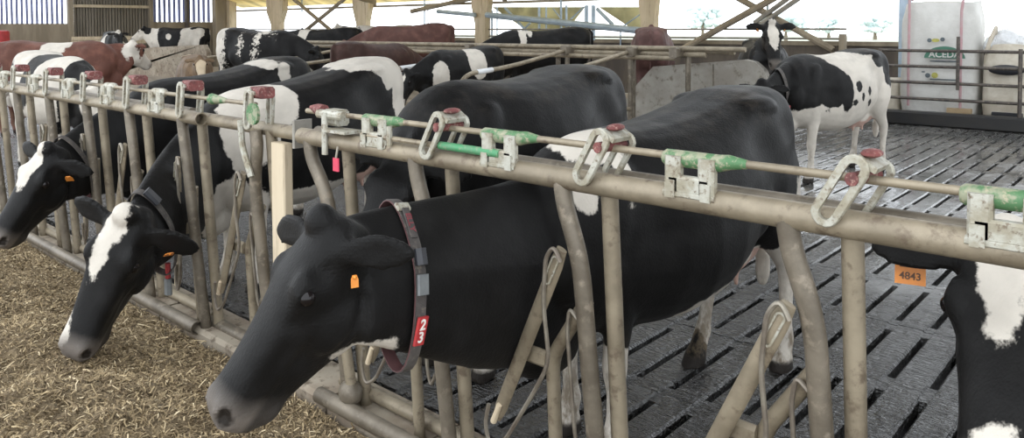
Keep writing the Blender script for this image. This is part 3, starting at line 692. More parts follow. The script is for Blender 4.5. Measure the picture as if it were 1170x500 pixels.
    # flank hollow, rib hints
    for s in (1, -1):
        dent(np.array((-.33, s*.33, 1.18)), np.array((0, s, 0)), .035, .13); dent(np.array((-.60, s*.27, 1.25)), np.array((0, s, .3)), .02, .09)
        dent(np.array((.42, s*.30, .95)), np.array((0, s, 0)), .018, .10)
    out.vertices.foreach_set('co', V.astype(np.float32).ravel()); out.update()
    hc = (V-O)@R/hs
    sk = np.zeros((n, 4), np.float32); sk[:, 3] = 1
    inh = (hc[:, 0] > .3) & (hc[:, 0] < .62) & (abs(hc[:, 1]) < .12) & (hc[:, 2] < .1) & (hc[:, 2] > -.2)
    lipf = np.clip((hc[:, 2]+.085)/.03, .25, 1)
    sk[:, 0] = lipf*np.where(inh, np.clip((hc[:, 0]-.445+.04*np.clip(-(hc[:, 2]+.02)/.1, 0, 1))/.06, 0, 1), 0)
    nd = np.min([np.linalg.norm(V-H(u_, s*y_, z_), axis=1)/q_ for s in (1, -1) for u_, y_, z_, q_ in ((.516, .054, .004, .027), (.503, .064, .018, .020))], axis=0); sk[:, 2] = np.clip((1-nd)/.25, 0, 1)
    sk[:, 2] = np.maximum(sk[:, 2], np.clip((.06-V[:, 2])/.012, 0, 1))
    ud = np.sqrt(((V[:, 0]+.40)/.30)**2+(V[:, 1]/.20)**2+((V[:, 2]-.60)/.17)**2); sk[:, 1] = np.where(abs(V[:, 1]) < .15, np.clip((1-ud)/.12, 0, 1), 0)
    sk[:, 3] = np.where(V[:, 0] > .85, 0, 1)          # manure dirt only on legs and belly, not on neck or head
    at_ = out.attributes.new('skin', 'FLOAT_COLOR', 'POINT'); at_.data.foreach_set('color', sk.ravel())
    return out, dict(V=V, hc=hc, H=H, R=R, O=O, a=a, l=l, d=d, necks=necks, eyes=eyes, hs=hs, sh=sh)
def paint(mesh, g, patches, base=-.2):
    """signed field in metres: > 0 white hair, < 0 dark hair"""
    V, hc = g['V'], g['hc']; f = np.full(len(V), base)
    isb = hc[:, 0] < -.05
    for sp, c, r, sign in patches:
        q = hc if sp == 'h' else V
        e = (1-np.sqrt((((q-np.array(c))/np.array(r))**2).sum(1)))*min(r)
        f = np.maximum(f, e) if sign > 0 else np.minimum(f, -e)
    a = mesh.attributes.new('coat', 'FLOAT', 'POINT'); a.data.foreach_set('value', f.astype(np.float32))
def eye_mesh(r):
    return MB().ell((0, 0, 0), (r, r, r), None, 14, 10).mesh('eye')
EYE = eye_mesh(.0225); EYE.shade_smooth(); EYE.materials.append(MATS['eyeball'])
def add_eyes(o, g):
    for p in g['eyes']:
        e = bpy.data.objects.new('eye', EYE); COL.objects.link(e); e.parent = o
        q = p-g['l']*np.sign((p-g['O'])@g['l'])*.0035*g['hs']; e.location = q; e.scale = (g['hs'],)*3
def make_cow(name, mesh, mat, loc, rz, label, scale=1.0, group='dairy cows in the barn'):
    o = bpy.data.objects.new(name, mesh); COL.objects.link(o); o.location = loc; o.rotation_euler = (0, 0, rz); o.scale = (scale,)*3
    if not mesh.materials: mesh.materials.append(MATS[mat])
    if mesh.materials[0] is not MATS[mat]:
        o.material_slots[0].link = 'OBJECT'; o.material_slots[0].material = MATS[mat]
    return tag(o, label, 'cow', group)
def w2l(p, loc, rz, s):
    v = (np.array(p)-np.array(loc))/s; c, n_ = math.cos(-rz), math.sin(-rz); return np.array((v[0]*c-v[1]*n_, v[0]*n_+v[1]*c, v[2]))
def dirl(v, rz):
    c, n_ = math.cos(-rz), math.sin(-rz); return np.array((v[0]*c-v[1]*n_, v[0]*n_+v[1]*c, v[2] if len(v) > 2 else 0))
def facing(P, ang):
    """horizontal direction from P towards the viewer's place, turned by ang degrees to the left"""
    q = CAM-np.array(P); q[2] = 0; q /= np.linalg.norm(q); t = math.radians(ang); side = np.array((q[1], -q[0], 0)); return q*math.cos(t)+side*math.sin(t)
def neck_band(g, t, width, off, n=36):
    """closed strap around the neck at neck parameter t (0 chest .. 1 head); returns builder and list of (point, outward, along)"""
    k = t*(len(g['necks'])-1); i = int(k); fr = k-i; A, B = g['necks'][i], g['necks'][min(i+1, len(g['necks'])-1)]
    c, T, up, sd, hh, ww = [x*(1-fr)+y*fr for x, y in zip(A, B)]; T = T/np.linalg.norm(T); up /= np.linalg.norm(up); sd /= np.linalg.norm(sd)
    pts = []
    for q in np.arange(n)*2*math.pi/n:
        cq, sq = math.cos(q), math.sin(q); w_ = ww*(1-.25*max(0, sq))+off
        drop = (.03+.16*hh)*max(0, -sq)
        p = c+sd*w_*cq+up*(hh+off+drop)*sq; nr = sd*cq/w_+up*sq/(hh+off); nr /= np.linalg.norm(nr); al = np.cross(T, nr); pts.append((p, nr, al))
    return c, T, up, sd, pts
def strap(g, t, width, off, mat, parent, name='collar', th=.004, skew=0.0):
    c, T, up, sd, pts = neck_band(g, t, width, off); b = MB(); n = len(pts); V = []; Fc = []
    for p, nr, al in pts:
        for e, o_ in ((-1, 0), (1, 0), (1, 1), (-1, 1)): V.append(p+T*width/2*e+nr*th*o_)
    for i in range(n):
        j = (i+1) % n
        for m_ in range(4): Fc.append((i*4+m_, i*4+(m_+1) % 4, j*4+(m_+1) % 4, j*4+m_))
    b.add(V, Fc); me = b.mesh(name); o = link(name, me, mat, parent); return o, T, pts
def lbox(name, c, size, R, mat, parent, bev=.004):
    b = MB().box((0, 0, 0), size, None, bev); V = np.array(b.v)@np.array(R).T+np.array(c); b.v = [tuple(q) for q in V]
    return link(name, b.mesh(name), mat, parent, True, 40)
def ear_tag(g, o, s, size=(.045, .06), mat='orange_tag', t=.55, text=None, drop=.03, name='ear_tag', fwd=.03, nrm=None):
    H, R, hs = g['H'], g['R'], g['hs']
    c = H(.0, s*(.075+.20*t), -.01)+R@np.array((fwd, 0, 0))*hs-np.array((0, 0, drop))
    n_ = np.array(nrm, float) if nrm is not None else R@np.array((.8, s*.5, 0)); n_ /= np.linalg.norm(n_)
    up = np.array((0, 0, 1.)); x = np.cross(up, n_); x /= np.linalg.norm(x); y = np.cross(n_, x)
    w_, h_ = size; b = MB(); pl = [(-.5, -.5), (.5, -.5), (.5, .15), (.28, .5), (-.28, .5), (-.5, .15)]
    b.prism([c+x*p*w_+y*q*h_-n_*.0015 for p, q in pl], .003, n_); e = link(name, b.mesh(name), mat, o, False)
    st = MB(); st.ell(c+y*h_*.33+n_*.003, (.006, .006, .006), None, 8, 6); link('tag_stud', st.mesh('tag_stud'), mat, e)
    if text:
        text_obj('tag_number', text, h_*.37, frame(c-y*h_*.2+n_*.003, x, y), 'tag_print', e, .0006)
        b = MB(); b.prism([c+x*p*w_+y*(.16+q)*h_+n_*.002 for p, q in ((-.34, -.04), (.34, -.04), (.34, .04), (-.34, .04))], .001, n_); link('tag_stripe', b.mesh('tag_stripe'), 'tag_print', e, False)
    return e

coat('coat_black', dirt=.9)
coat('coat_spot', dirt=.7)
# ---- near black cow with the red 23 tag
loc, rz, s = np.array((-1.75, 1.0, 0)), -math.pi/2-.10, .98
P, N = at(364, 256, 2.15), at(234, 452, 2.02)
m, g = cow_geometry(w2l(P, loc, rz, s), w2l(N, loc, rz, s), dh=dirl(facing(P, 70), rz), tilt=.105, voxel=.0115, fore_dx=(.03, -.08), hind_dx=(-.12, .16), hs=1.05, smooth=12, ears=((-.45, -.55, .60), (.35, .20)), nd=.065)
paint(m, g, [('b', (.64, .10, 1.30), (.15, .22, .10), 1), ('b', (.76, .16, 1.14), (.06, .10, .10), 1), ('b', (.58, .2, 1.16), (.04, .10, .10), 1), ('b', (-.02, .20, .50), (.27, .30, .145), 1), ('b', (-.40, 0, .55), (.32, .22, .18), 1),
             ('b', (.58, 0, .22), (.16, .5, .30), 1), ('b', (-.68, 0, .28), (.22, .5, .36), 1), ('b', (-.70, .15, .72), (.13, .22, .36), 1), ('b', w2l(at(420, 402, 2.2), loc, rz, s), (.09, .10, .035), 1)])
c1 = make_cow('cow', m, 'coat_black', loc, rz, 'large black cow in the foreground wearing the red 23 collar tag', s); add_eyes(c1, g)
co, T, pts = strap(g, .80, .042, .012, 'strap', c1)
strap(g, .80, .047, .010, 'strap_trim', co, 'strap_edge', .003)
# hardware on the visible (left) side of the strap
def onstrap(i): p, nr, al = pts[i % len(pts)]; return p, nr, al
sgn = 1 if onstrap(0)[0][1] > onstrap(18)[0][1] else -1
i0 = 0 if sgn > 0 else 18
def fr(i):
    p, nr, al = onstrap(i); y = -al if al[2] > 0 else al
    return p, nr, np.array(y), T
def place(i, name, size, mat, parent, lift=.008, bev=.004):
    p, nr, dn, T_ = fr(i); R_ = np.stack([np.cross(dn, nr), dn, nr], 1); o = lbox(name, p+nr*lift, size, R_, mat, parent, bev); return o, p, nr, dn
dirn = 1 if fr(i0+3)[0][2] < fr(i0)[0][2] else -1
o_, *_ = place(i0-dirn*6, 'buckle', (.05, .03, .012), 'cast', co)
o_, p, nr, dn = place(i0-dirn*4, 'name_strip', (.030, .10, .005), 'strap', co, .007)
text_obj('name_print', 'ELLY', .030, frame(p+nr*.0105, dn, np.cross(nr, dn)), 'dark_red_print', o_, .0008)
place(i0-dirn*1, 'sensor', (.044, .05, .032), 'black_plastic', co, .014, .012)
place(i0+dirn*1, 'sensor_plate', (.046, .06, .012), 'plate_grey', co, .010)
o_, p, nr, dn = place(i0+dirn*4, 'number_tag', (.044, .085, .010), 'red_tag', co, .010)
for k, ch in enumerate('23'):
    text_obj('number_print', ch, .046, frame(p+nr*.0158+dn*(-.019+.038*k), np.cross(nr, dn), -dn), 'white_paint', o_, .0008)
ear_tag(g, c1, 1, (.021, .034), t=.30, drop=.07, fwd=.015, nrm=(.25, 1, .1))

# ---- second cow: head down in the silage, white blaze
loc, rz, s = np.array((-4.78, 1.14, 0)), -math.pi/2+.13, 1.02
P, N = at(142, 248, 3.78), at(72, 405, 3.60)
m, g = cow_geometry(w2l(P, loc, rz, s), w2l(N, loc, rz, s), dh=dirl(facing(P, 38), rz), tilt=.14, nd=.04, voxel=.0145, hs=1.22, ears=((.15, -.45, .70), (-.05, .05)), hind_dx=(.1, -.1))
paint(m, g, [('h', (.02, -.02, .08), (.10, .055, .09), 1), ('h', (.13, -.03, .08), (.14, .040, .07), 1), ('h', (.50, -.06, .02), (.09, .035, .07), 1),
             ('b', (.52, .18, 1.22), (.24, .35, .22), 1), ('b', (.56, .25, 1.02), (.11, .2, .22), 1), ('b', (.15, .05, 1.40), (.3, .12, .07), 1), ('b', (.72, .22, 1.06), (.11, .2, .27), 1), ('b', (.78, .15, .55), (.15, .25, .22), 1), ('b', (.1, .15, .52), (.5, .3, .13), 1), ('b', (-.50, .1, 1.40), (.28, .45, .22), 1), ('b', (-.70, .2, 1.1), (.12, .3, .35), 1), ('b', (-.22, .05, 1.43), (.14, .10, .08), 1),
             ('b', (.62, 0, .30), (.2, .5, .42), 1), ('b', (-.68, 0, .3), (.2, .5, .4), 1), ('b', (-.30, .3, 1.1), (.24, .3, .27), -1)])
c2 = make_cow('cow', m, 'coat_spot', loc, rz, 'black cow with a white blaze, head down in the silage beside the timber board', s); add_eyes(c2, g)
co, T, pts = strap(g, .86, .045, .012, 'strap', c2)
lo = min(pts, key=lambda q: q[0][2]); p = lo[0]
hi = max(pts, key=lambda q: q[0][1]+.5*q[0][2]); R_ = np.stack([T, np.cross(hi[1], T), hi[1]], 1); lbox('sensor', hi[0]+hi[1]*.015, (.06, .09, .03), R_, 'black_plastic', co, .012)
b = MB().tube([p+np.array((0, 0, .05)), p-np.array((0, 0, .03))], .014, 8); link('red_clip', b.mesh('red_clip'), 'red_tag', co)
b = MB().box(p-np.array((0, 0, .075)), (.03, .05, .085), None, .012); link('collar_weight', b.mesh('collar_weight'), 'plate_grey', co)
ear_tag(g, c2, 1, (.042, .062), t=.55, drop=.045, fwd=.05)
ear_tag(g, c2, -1, (.038, .05), t=.3, drop=.02, fwd=.03)

# ---- third cow at the left edge of the frame
loc, rz, s = np.array((-6.22, 1.27, 0)), -math.pi/2+.12, 1.0
P, N = at(52, 172, 4.9), at(-12, 268, 4.68)
m, g = cow_geometry(w2l(P, loc, rz, s), w2l(N, loc, rz, s), dh=dirl(facing(P, 55), rz), tilt=.12, nd=.04, voxel=.016, hs=1.12, ears=((.0, -.2), (0, 0)))
paint(m, g, [('h', (.10, -.03, .08), (.16, .065, .09), 1), ('b', (-.30, .1, 1.42), (.10, .26, .10), 1), ('b', (-.42, .25, 1.3), (.06, .2, .10), 1), ('b', (.62, 0, .25), (.2, .5, .33), 1), ('b', (-.68, 0, .28), (.2, .5, .35), 1), ('b', (0, 0, .5), (.4, .2, .1), 1)])
c3 = make_cow('cow', m, 'coat_spot', loc, rz, 'black cow with a white forehead cut off by the left edge, neck through the fence', s); add_eyes(c3, g)
co, T, pts = strap(g, .84, .045, .012, 'strap', c3)
lo = min(pts, key=lambda q: q[0][2]); b = MB().box(lo[0]+np.array((0, 0, .06)), (.04, .06, .10), None, .01); link('red_clip', b.mesh('red_clip'), 'strap_trim', co)
ear_tag(g, c3, 1, (.045, .066), t=.45, drop=.05, fwd=.05)

# ---- black cow between the near cow and the timber board, standing behind the fence
loc, rz, s = np.array((-2.78, 1.22, 0)), -math.pi/2+.10, 1.03
P, N = at(462, 172, 3.35), at(420, 262, 3.15)
m, g = cow_geometry(w2l(P, loc, rz, s), w2l(N, loc, rz, s), dh=dirl(facing(P, 30), rz), tilt=.02, voxel=.017, hs=1.05)
paint(m, g, [('h', (.42, -.08, -.08), (.10, .06, .08), 1), ('b', (.95, 0, .8), (.16, .10, .14), 1), ('b', (.62, 0, .25), (.2, .5, .3), 1), ('b', (-.68, 0, .25), (.2, .5, .3), 1)])
c5 = make_cow('cow', m, 'coat_black', loc, rz, 'all-black cow standing behind the rails just beyond the near cow with the 23 tag', s); add_eyes(c5, g)

# ---- cow at the right edge, face towards the camera
loc, rz, s = np.array((.42, 1.30, 0)), math.radians(-90-32), 1.0
P, N = at(1150, 272, 2.02), at(1136, 505, 1.74)
m, g = cow_geometry(w2l(P, loc, rz, s), w2l(N, loc, rz, s), dh=dirl(facing(P, 4), rz), tilt=.06, voxel=.0135, hs=1.16, ears=((.0, .0), (.12, .13)))
paint(m, g, [('h', (.05, .0, .08), (.13, .058, .1), 1), ('h', (.15, .0, .08), (.12, .030, .1), 1), ('h', (.54, 0, .05), (.13, .05, .09), 1), ('b', (.62, 0, .25), (.2, .5, .33), 1), ('b', (-.68, 0, .28), (.2, .5, .35), 1)])
c6 = make_cow('cow', m, 'coat_spot', loc, rz, 'black and white faced cow behind the rail at the right edge, orange 4843 ear tag', s); add_eyes(c6, g)
ear_tag(g, c6, -1, (.078, .075), t=.62, text='4843', drop=.026, fwd=.055, nrm=w2l(CAM, loc, rz, s)-g['H'](.0, -.2, 0))

# ---- standing spotted cow on the slats, seen side on, facing left
th = math.radians(-148); dv = _rt*math.cos(th)+_fw*math.sin(th); rz, s = math.atan2(dv[1], dv[0]), 1.0
loc = at(952, 30, 8.75); loc[2] = 0
m, g = cow_geometry((1.26, .05, 1.10), (1.56, .20, .74), tilt=.03, voxel=.018, tail=0, hind_dx=(-.05, .02), fore_dx=(.05, -.05))
paint(m, g, [('b', (-.05, .0, .95), (.92, .6, .75), 1), ('b', (.55, 0, .5), (.4, .6, .62), 1), ('b', (-.6, 0, .6), (.4, .6, .9), 1),
             ('b', (.78, 0, 1.12), (.50, .6, .34), -1), ('b', (.42, .3, 1.05), (.24, .25, .24), -1), ('b', (.24, .35, .98), (.09, .1, .22), -1),
             ('b', (-.42, .05, 1.45), (.26, .33, .12), -1), ('b', (-.66, .15, 1.22), (.12, .28, .26), -1), ('b', (-.50, .28, 1.32), (.14, .2, .10), -1),
             ('b', (.05, .36, 1.03), (.055, .1, .06), -1), ('b', (-.17, .36, .97), (.045, .1, .05), -1), ('b', (-.02, .36, .92), (.025, .1, .05), -1), ('b', (-.2, .36, .83), (.05, .1, .045), -1), ('b', (.12, .36, .86), (.05, .1, .035), -1), ('b', (.45, .2, .78), (.08, .1, .04), -1),
             ('h', (.2, 0, 0), (.5, .4, .4), -1), ('h', (.2, 0, -.2), (.12, .12, .05), 1)], base=-.1)
c7 = make_cow('cow', m, 'coat_spot', loc, rz, 'white cow with black patches standing side-on on the wet slats', s); add_eyes(c7, g)
co, T, pts = strap(g, .55, .045, .012, 'strap', c7)
lo = min(pts, key=lambda q: q[0][2]); 
b = MB().box(pts[0][0]+np.array((0, .0, -.16)), (.05, .05, .08), None, .01); link('red_tag', b.mesh('red_tag'), 'red_tag', co)

# ---- cows further back share a few bodies
VAR = {}
VAR['fwd'] = cow_geometry((1.20, .05, 1.42), (1.62, .08, 1.10), voxel=.024, smooth=5)
VAR['up'] = cow_geometry((1.02, .12, 1.66), (1.32, .40, 1.26), voxel=.024, smooth=5, neck_up=.15)
VAR['down'] = cow_geometry((1.32, .0, 1.05), (1.55, .05, .58), voxel=.024, smooth=5, tilt=.04)
VAR['turn'] = cow_geometry((1.08, .30, 1.38), (1.20, .70, 1.05), voxel=.024, smooth=5)
VAR['alert'] = cow_geometry((1.02, .0, 1.66), (1.28, .02, 1.20), voxel=.022, smooth=4, neck_up=.2, hs=1.15)
m, g = VAR['alert']; paint(m, g, [('h', (.16, 0, .08), (.36, .085, .12), 1), ('h', (.0, 0, .08), (.1, .09, .08), 1), ('b', (0, 0, .5), (.5, .25, .13), 1)], base=-.08)
for k_, (m, g) in VAR.items():
    if k_ == 'alert': continue
    paint(m, g, [('h', (.15, 0, .08), (.22, .05, .09), 1), ('b', (0, 0, .5), (.5, .25, .13), 1), ('b', (.62, 0, .2), (.2, .5, .3), 1), ('b', (-.68, 0, .2), (.2, .5, .3), 1)], base=-.08)
far = [  # px, depth, heading (degrees in view: 0 = to the right, 90 = away, -90 = towards the camera), scale, body, coat args, label, own patches
    (58, 12.4, 5, 1.06, 'turn', dict(dark=(.10, .042, .030)), 'brown and white cow at the far left with a white face', [('b', (.10, -.15, 1.15), (.16, .4, .35), 1), ('b', (.25, -.2, 1.35), (.12, .3, .12), 1), ('h', (.2, 0, 0), (.36, .11, .3), 1), ('b', (-.2, 0, .55), (.7, .3, .25), 1), ('b', (.35, -.3, 1.3), (.05, .1, .06), -1), ('h', (.16, .1, 0), (.06, .06, .08), -1), ('h', (.16, -.1, 0), (.06, .06, .08), -1)]),
    (60, 9.3, -40, 1.0, 'down', dict(amp=1.1, bias=.10, seed=4.4), 'black and white striped cow standing along the fence behind the far left latch blocks', None),
    (130, 21.5, -60, 1.0, 'fwd', dict(amp=1.0, bias=0, seed=2.2), 'small distant cow facing us in front of the brown door', None),
    (208, 25.5, 175, 1.08, 'fwd', dict(amp=1.0, bias=.14, seed=5.1), 'distant white cow with black patches below the slatted boards', None),
    (222, 13.4, -66, .86, 'fwd', dict(dark=(.13, .085, .05), light=(.5, .40, .28), amp=.8, bias=.04, seed=2.9), 'tan faced cow looking out beside the concrete partition', None),
    (294, 14.9, -22, 1.06, 'down', dict(roan=.5), 'black cow with white stripes and a white rump standing mid barn', [('b', (-.76, 0, 1.1), (.27, .6, .7), 1), ('b', (.22, -.15, 1.2), (.05, .4, .4), 1), ('b', (.33, -.2, 1.36), (.15, .3, .06), 1), ('b', (-.12, -.38, 1.15), (.05, .12, .14), 1), ('b', (.62, 0, .2), (.2, .5, .3), 1)]),
    (290, 20, 10, 1.02, 'fwd', dict(amp=.9, bias=-.1, seed=8.8), 'black cow far back next to the corner post', None),
    (372, 18.6, 170, 1.06, 'down', dict(), 'black cow with a pale shoulder behind the cubicle rails under the crossed braces', [('b', (.45, 0, 1.3), (.14, .5, .3), 1), ('b', (-.35, 0, 1.44), (.4, .2, .04), 1)]),
    (440, 20.5, 172, 1.10, 'fwd', dict(amp=1.0, bias=.08, seed=11.2), 'black and white cow half hidden behind the dark brown cow', None),
    (468, 17.0, 178, 1.12, 'down', dict(dark=(.085, .04, .032), amp=.4, bias=-.2, seed=3.3), 'dark brown cow behind the rails left of the thick timber column', None),
    (425, 12.65, 48, .9, 'down', dict(dark=(.04, .02, .016), amp=.5, bias=-.15, seed=3.9), 'very dark brown cow low inside the cubicles below the brown cow', None),
    (531, 11.36, -132, .86, 'down', dict(), 'black and white cow with head low behind the bent cubicle tubes', [('h', (.12, 0, .08), (.07, .035, .08), 1), ('b', (.75, .2, .95), (.15, .2, .25), 1), ('b', (.0, .25, 1.15), (.22, .4, .3), 1), ('b', (.3, -.25, 1.2), (.2, .2, .25), 1), ('h', (.5, 0, 0), (.08, .1, .1), 1)]),
    (622, 14.4, -172, 1.05, 'down', dict(), 'black cow with a white shoulder stripe behind the cubicle rails', [('b', (.42, 0, 1.3), (.07, .5, .4), 1), ('b', (.30, .1, 1.36), (.05, .3, .12), 1)]),
    (745, 13.3, 78, 1.05, 'fwd', dict(dark=(.085, .045, .04), amp=.4, bias=-.2, seed=17.5), 'reddish brown cow seen from behind next to the right column', None),
    (872, 11.6, -102, 1.05, 'alert', dict(amp=.3, bias=-.03, seed=19.7), 'alert black cow with a white blaze looking over the concrete partition', None),
]
for i, (px, Z, hd, sc, body, ck, label, own) in enumerate(far):
    cn = 'coat_%02d' % i; coat(cn, **ck); p = at(px, 30, Z); p[2] = .19 if (p[0] < -6.4 and p[1] > 4.6) else 0
    th = math.radians(hd); dv = _rt*math.cos(th)+_fw*math.sin(th); rz = math.atan2(dv[1], dv[0])
    m, g = VAR[body]
    if own:
        m = m.copy(); m.materials.clear(); m.attributes.remove(m.attributes['coat']); paint(m, g, own, base=-.1)
    o = make_cow('cow', m, cn, p, rz, label, sc); add_eyes(o, g)
    if body == 'alert': ear_tag(g, o, 1, (.05, .06), t=.4); ear_tag(g, o, -1, (.05, .06), t=.4)
# ------------------------------------------------------------------ cubicles
YC = 7.5
cr = empty('cubicle_rails', ((-6), YC, 0), 'long horizontal neck rails of the cubicle row crossing mid barn', 'rail')
xa = onY(300, 50, YC)[0]; xb = onY(852, 58, YC)[0]
for z_, dy, x0_, x1_ in ((1.385, 0, xa, xb), (1.30, .07, xa, xb-.6), (1.25, -.07, xa+3, xb-1.0), (1.345, .10, xa, xb-.2)):
    MB().tube([(x0_, YC+dy, z_), (x1_, YC+dy, z_)], .034, 10).build('neck_rail', 'galv', cr)
for x in (-15.2, -12.6, -10.1, -7.6, -6.2, -5.3): MB().tube([(x, YC+.1, 0), (x, YC+.1, 1.42)], .038, 10).build('post', 'galv_dark', cr)
for x in (-9.4, -7.3, -6.1, -5.4): MB().box((x, YC, 1.33), (.12, .3, .15), None, .02).build('clamp', 'galv_dark', cr, False)
div = [(-15.1, 'leftmost bent cubicle divider tube, in front of the left concrete partition'), (-12.6, 'bent cubicle divider tube left of the dark brown cow, beside the striped black cow'), (-11.4, 'bent cubicle divider tube below the dark brown cow, third from the left'), (-8.9, 'bent cubicle divider tube with a glint painted on worn metal above the white rump'),
       (-7.3, 'bent cubicle divider tube with a glint painted on worn metal above the black cow'), (-6.15, 'rightmost bent cubicle divider tube next to the right concrete partition')]
for x, lb in div:
    r = empty('cubicle_divider', (x, YC, 0), lb, 'divider', 'cubicle dividers')
    MB().tube(fillet([(x, YC, 1.34), (x, 6.1, 1.13), (x, 5.15, 1.06), (x, 5.0, .55), (x, 7.45, .50)], .35, 8), .031, 10).build('loop_tube', 'galv', r)
    if x in (-8.9, -7.3): MB().tube([(x, 5.75, 1.103), (x, 5.45, 1.083)], .036, 10).build('worn_glint', 'film', r)  # pale sleeve paints in the bright reflection off worn metal
    MB().tube([(x, 7.45, .18), (x, 7.45, 1.36)], .036, 10).build('upright', 'galv_dark', r)
def grounded(poly_top, y):   # drop the last two points on to the floor
    P_ = [onY(a, c, y) for a, c in poly_top]; P_.append(np.array((P_[-1][0], y, 0))); P_.append(np.array((P_[0][0], y, 0))); return P_
b = MB().prism(grounded([(690, 142), (705, 128), (728, 96), (746, 76), (812, 71), (850, 68), (862, 71), (872, 80), (877, 92), (878, 150)], 8.0), .14, (0, 1, 0))
o = b.build('concrete_partition', 'concrete', None, False); tag(o, 'grey concrete partition wall with sloping end in front of the alert cow', 'partition', 'concrete partitions')
xj = onY(815, 80, 8)[0]; MB().box((xj, 7.995, .58), (.012, .012, 1.15)).build('joint', 'galv_dark', o, False)
b = MB().prism(grounded([(112, 92), (128, 72), (146, 58), (175, 54), (232, 51), (236, 60)], 8.6), .14, (0, 1, 0))
o = b.build('concrete_partition', 'curbmat', None, False); tag(o, 'tan dusty concrete partition on the left beside the brown cow face', 'partition', 'concrete partitions')

# ------------------------------------------------------------------ gate, curb and bags at the right
YG = 12.3
bc = MB().box((1.0, YG+.0, .12), (10.2, .22, .24), None, .03).build('curb', 'blackcurb', None, False); struct(bc)
gt = empty('pipe_gate', (-1, YG, 0), 'dark four-rail pipe gate in front of the white bags', 'gate')
x0 = onY(1004, 60, YG)[0]; x1 = 3.0
for py in (58, 76, 94.5, 113, 131.5):
    z_ = onY(1060, py, YG)[2]; MB().tube([(x0, YG, z_), (x1, YG, z_)], .026, 10).build('rail', 'gate', gt)
for px in (1166, 1006): x = onY(px, 90, YG)[0]; MB().tube([(x, YG-.03, .1), (x, YG-.03, onY(px, 56, YG)[2])], .03, 10).build('upright', 'gate', gt)
st = onY(1094, 42, YG-.08); sbm = onY(1095, 103, YG-.08); MB().box((st+sbm)/2, (.05, .04, abs(st[2]-sbm[2])), None, .008).build('batten', 'gate', gt, False)
def bag(name, px0, px1, pytop, Y, dep, mat, label, jitter=.03, zb=.03):
    a = onY(px0, 80, Y); c = onY(px1, 80, Y); zt_ = onY((px0+px1)/2, pytop, Y)[2]; cx_ = (a[0]+c[0])/2; hw = abs(c[0]-a[0])/2; b = MB(); rings = []
    rr = random.Random(px0)
    for t in np.linspace(0, 1, 16):
        bul = 1-.10*(2*t-1)**2+.03*math.sin(t*9); 
        if t > .93: bul *= .97
        ring = []
        for q in np.arange(40)*2*math.pi/40:
            cq, sq = math.cos(q), math.sin(q); k_ = 1/max(abs(cq)**5+abs(sq)**5, 1e-6)**(1/5)
            wob = 1+jitter*.35*math.sin(q*5+t*4)+rr.uniform(-1, 1)*jitter*.15
            ring.append((cx_+hw*bul*cq*k_*wob, Y+dep/2*bul*sq*k_*wob, zb+(zt_-zb)*t+(.03*math.sin(q*3)+.05*abs(cq*sq) if t > .9 else 0)))
        rings.append(ring)
    b.loft(rings); o = b.build(name, mat, None, True, 60); tag(o, label, 'bag'); return o, cx_, hw, zt_
YB = 13.1
o, cx_, hw, zt_ = bag('bulk_bag', 1034, 1122, 4, YB, 1.0, 'bagwhite', 'tall white bulk bag with a green oval print behind the pipe gate')
yf = YB-.545
for sx_ in (-.66, .66):
    MB().tube([(cx_+hw*sx_, yf-.015, .3), (cx_+hw*sx_, yf-.03, 1.0), (cx_+hw*sx_, yf-.015, zt_*.93), (cx_+hw*sx_*1.05, yf+.05, zt_+.14), (cx_+hw*sx_, yf+.2, zt_+.05)], .022, 8, .4).build('lifting_strap', 'bag_strap', o)
def flat(px, py, rx, rz_, mat, nm, half=False, y=yf-.012):
    p = onY(px, py, y); n_ = 24; ts = np.linspace(0, math.pi, n_) if half else np.arange(n_)*2*math.pi/n_
    return MB().prism([p+np.array((rx*math.cos(t), 0, rz_*math.sin(t))) for t in ts], .006, (0, -1, 0)).build(nm, mat, o, False)
flat(1079, 66.5, .31, .20, 'bag_green', 'print_oval', True)
p = onY(1079, 62.5, yf-.024); text_obj('print_name', 'ACEDA', .145, frame(p-world_off(o), (1, 0, 0), (0, 0, 1)), 'bagwhite', o, .002)
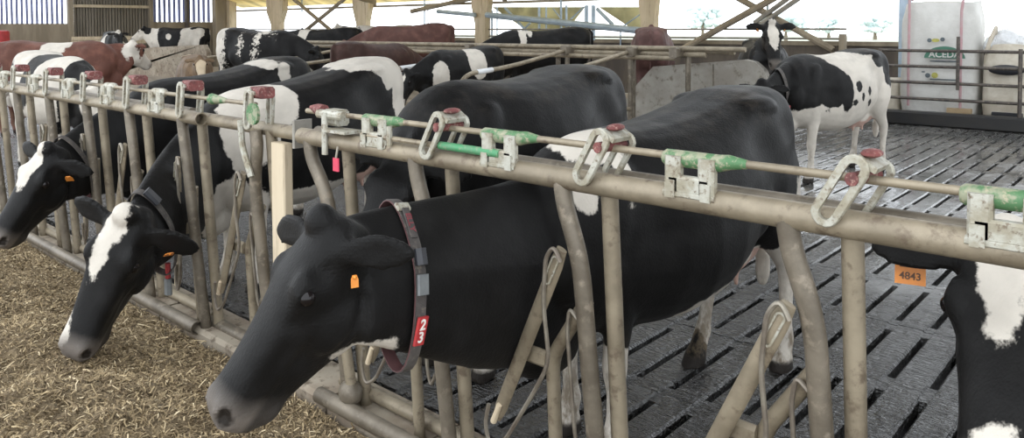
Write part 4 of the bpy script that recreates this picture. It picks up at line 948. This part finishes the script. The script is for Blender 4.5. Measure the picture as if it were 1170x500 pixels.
for a in ((1062, 46, .035, .035, 'bag_grey'), (1077, 45, .035, .035, 'bag_grey'), (1069, 46, .06, .03, 'bag_yellow'), (1060, 86, .04, .04, 'bag_grey'), (1068, 86, .05, .05, 'bag_yellow'), (1055, 82, .03, .012, 'bag_grey')): flat(*a, 'print_mark')
for py in (70, 91): p = onY(1079, py, yf-.015); MB().box(p, (.44, .006, .022)).build('print_line', 'bag_grey', o, False)
p = onY(1096, 128, YB-.62); bx_ = MB().box((p[0], YB-.62, .24), (.36, .10, .30), None, .004).build('cardboard_box', 'cardboard', None, False); tag(bx_, 'small tan cardboard box at the foot of the tall bulk bag', 'box')
bx_.location.z = -.08
o2, c2_, h2, z2 = bag('bulk_bag', 1127, 1190, 52, YB+.1, .95, 'bagbeige', 'slumped half-empty beige bulk bag at the right edge', .10)
b = MB()
for q in range(9): b.ell((c2_+random.uniform(-.35, .3), YB-.05+random.uniform(-.2, .2), z2+random.uniform(-.05, .14)), (random.uniform(.10, .22), .16, random.uniform(.10, .22)), np.array(Matrix.Rotation(random.uniform(-1, 1), 3, 'Y')), 9, 6)
b.build('crumpled_film', 'film', o2, True, 20)
MB().tube([(c2_-.32, YB-.3, z2-.1), (c2_-.26, YB-.3, z2+.12), (c2_-.2, YB-.25, z2+.3), (c2_-.22, YB-.2, z2+.1)], .035, 8).build('bag_loop', 'bagbeige', o2)
p = onY(1150, 80, YB-.42); MB().ell(p, (.26, .03, .085), None, 16, 8).build('tear', 'black_plastic', o2)
p = onY(1152, 130, YB-.45); kb = MB().box((p[0], YB-.55, .19), (.42, .12, .28), None, .02).build('crate', 'black_plastic', None, False); tag(kb, 'small dark crate in front of the slumped beige bag', 'crate')
kb.location.z = -.05
o3, *_ = bag('sack', 1014, 1032, 92, YB-.05, .5, 'bagbeige', 'small low sack between the spotted cow and the white bulk bag', .08)
rb = onX(-1, 33, XC+2); b = MB(); b.loft([[(rb[0]+r_*math.cos(t), rb[1]+r_*math.sin(t), z_) for t in np.arange(16)*2*math.pi/16] for z_, r_ in ((.0, .27), (.5, .29), (.55, .31), (1.1, .31), (1.15, .29), (1.56, .29), (1.62, .27), (1.64, .2))])
rbo = b.build('barrel', 'red_paint', None); tag(rbo, 'red barrel standing against the left end wall', 'barrel')
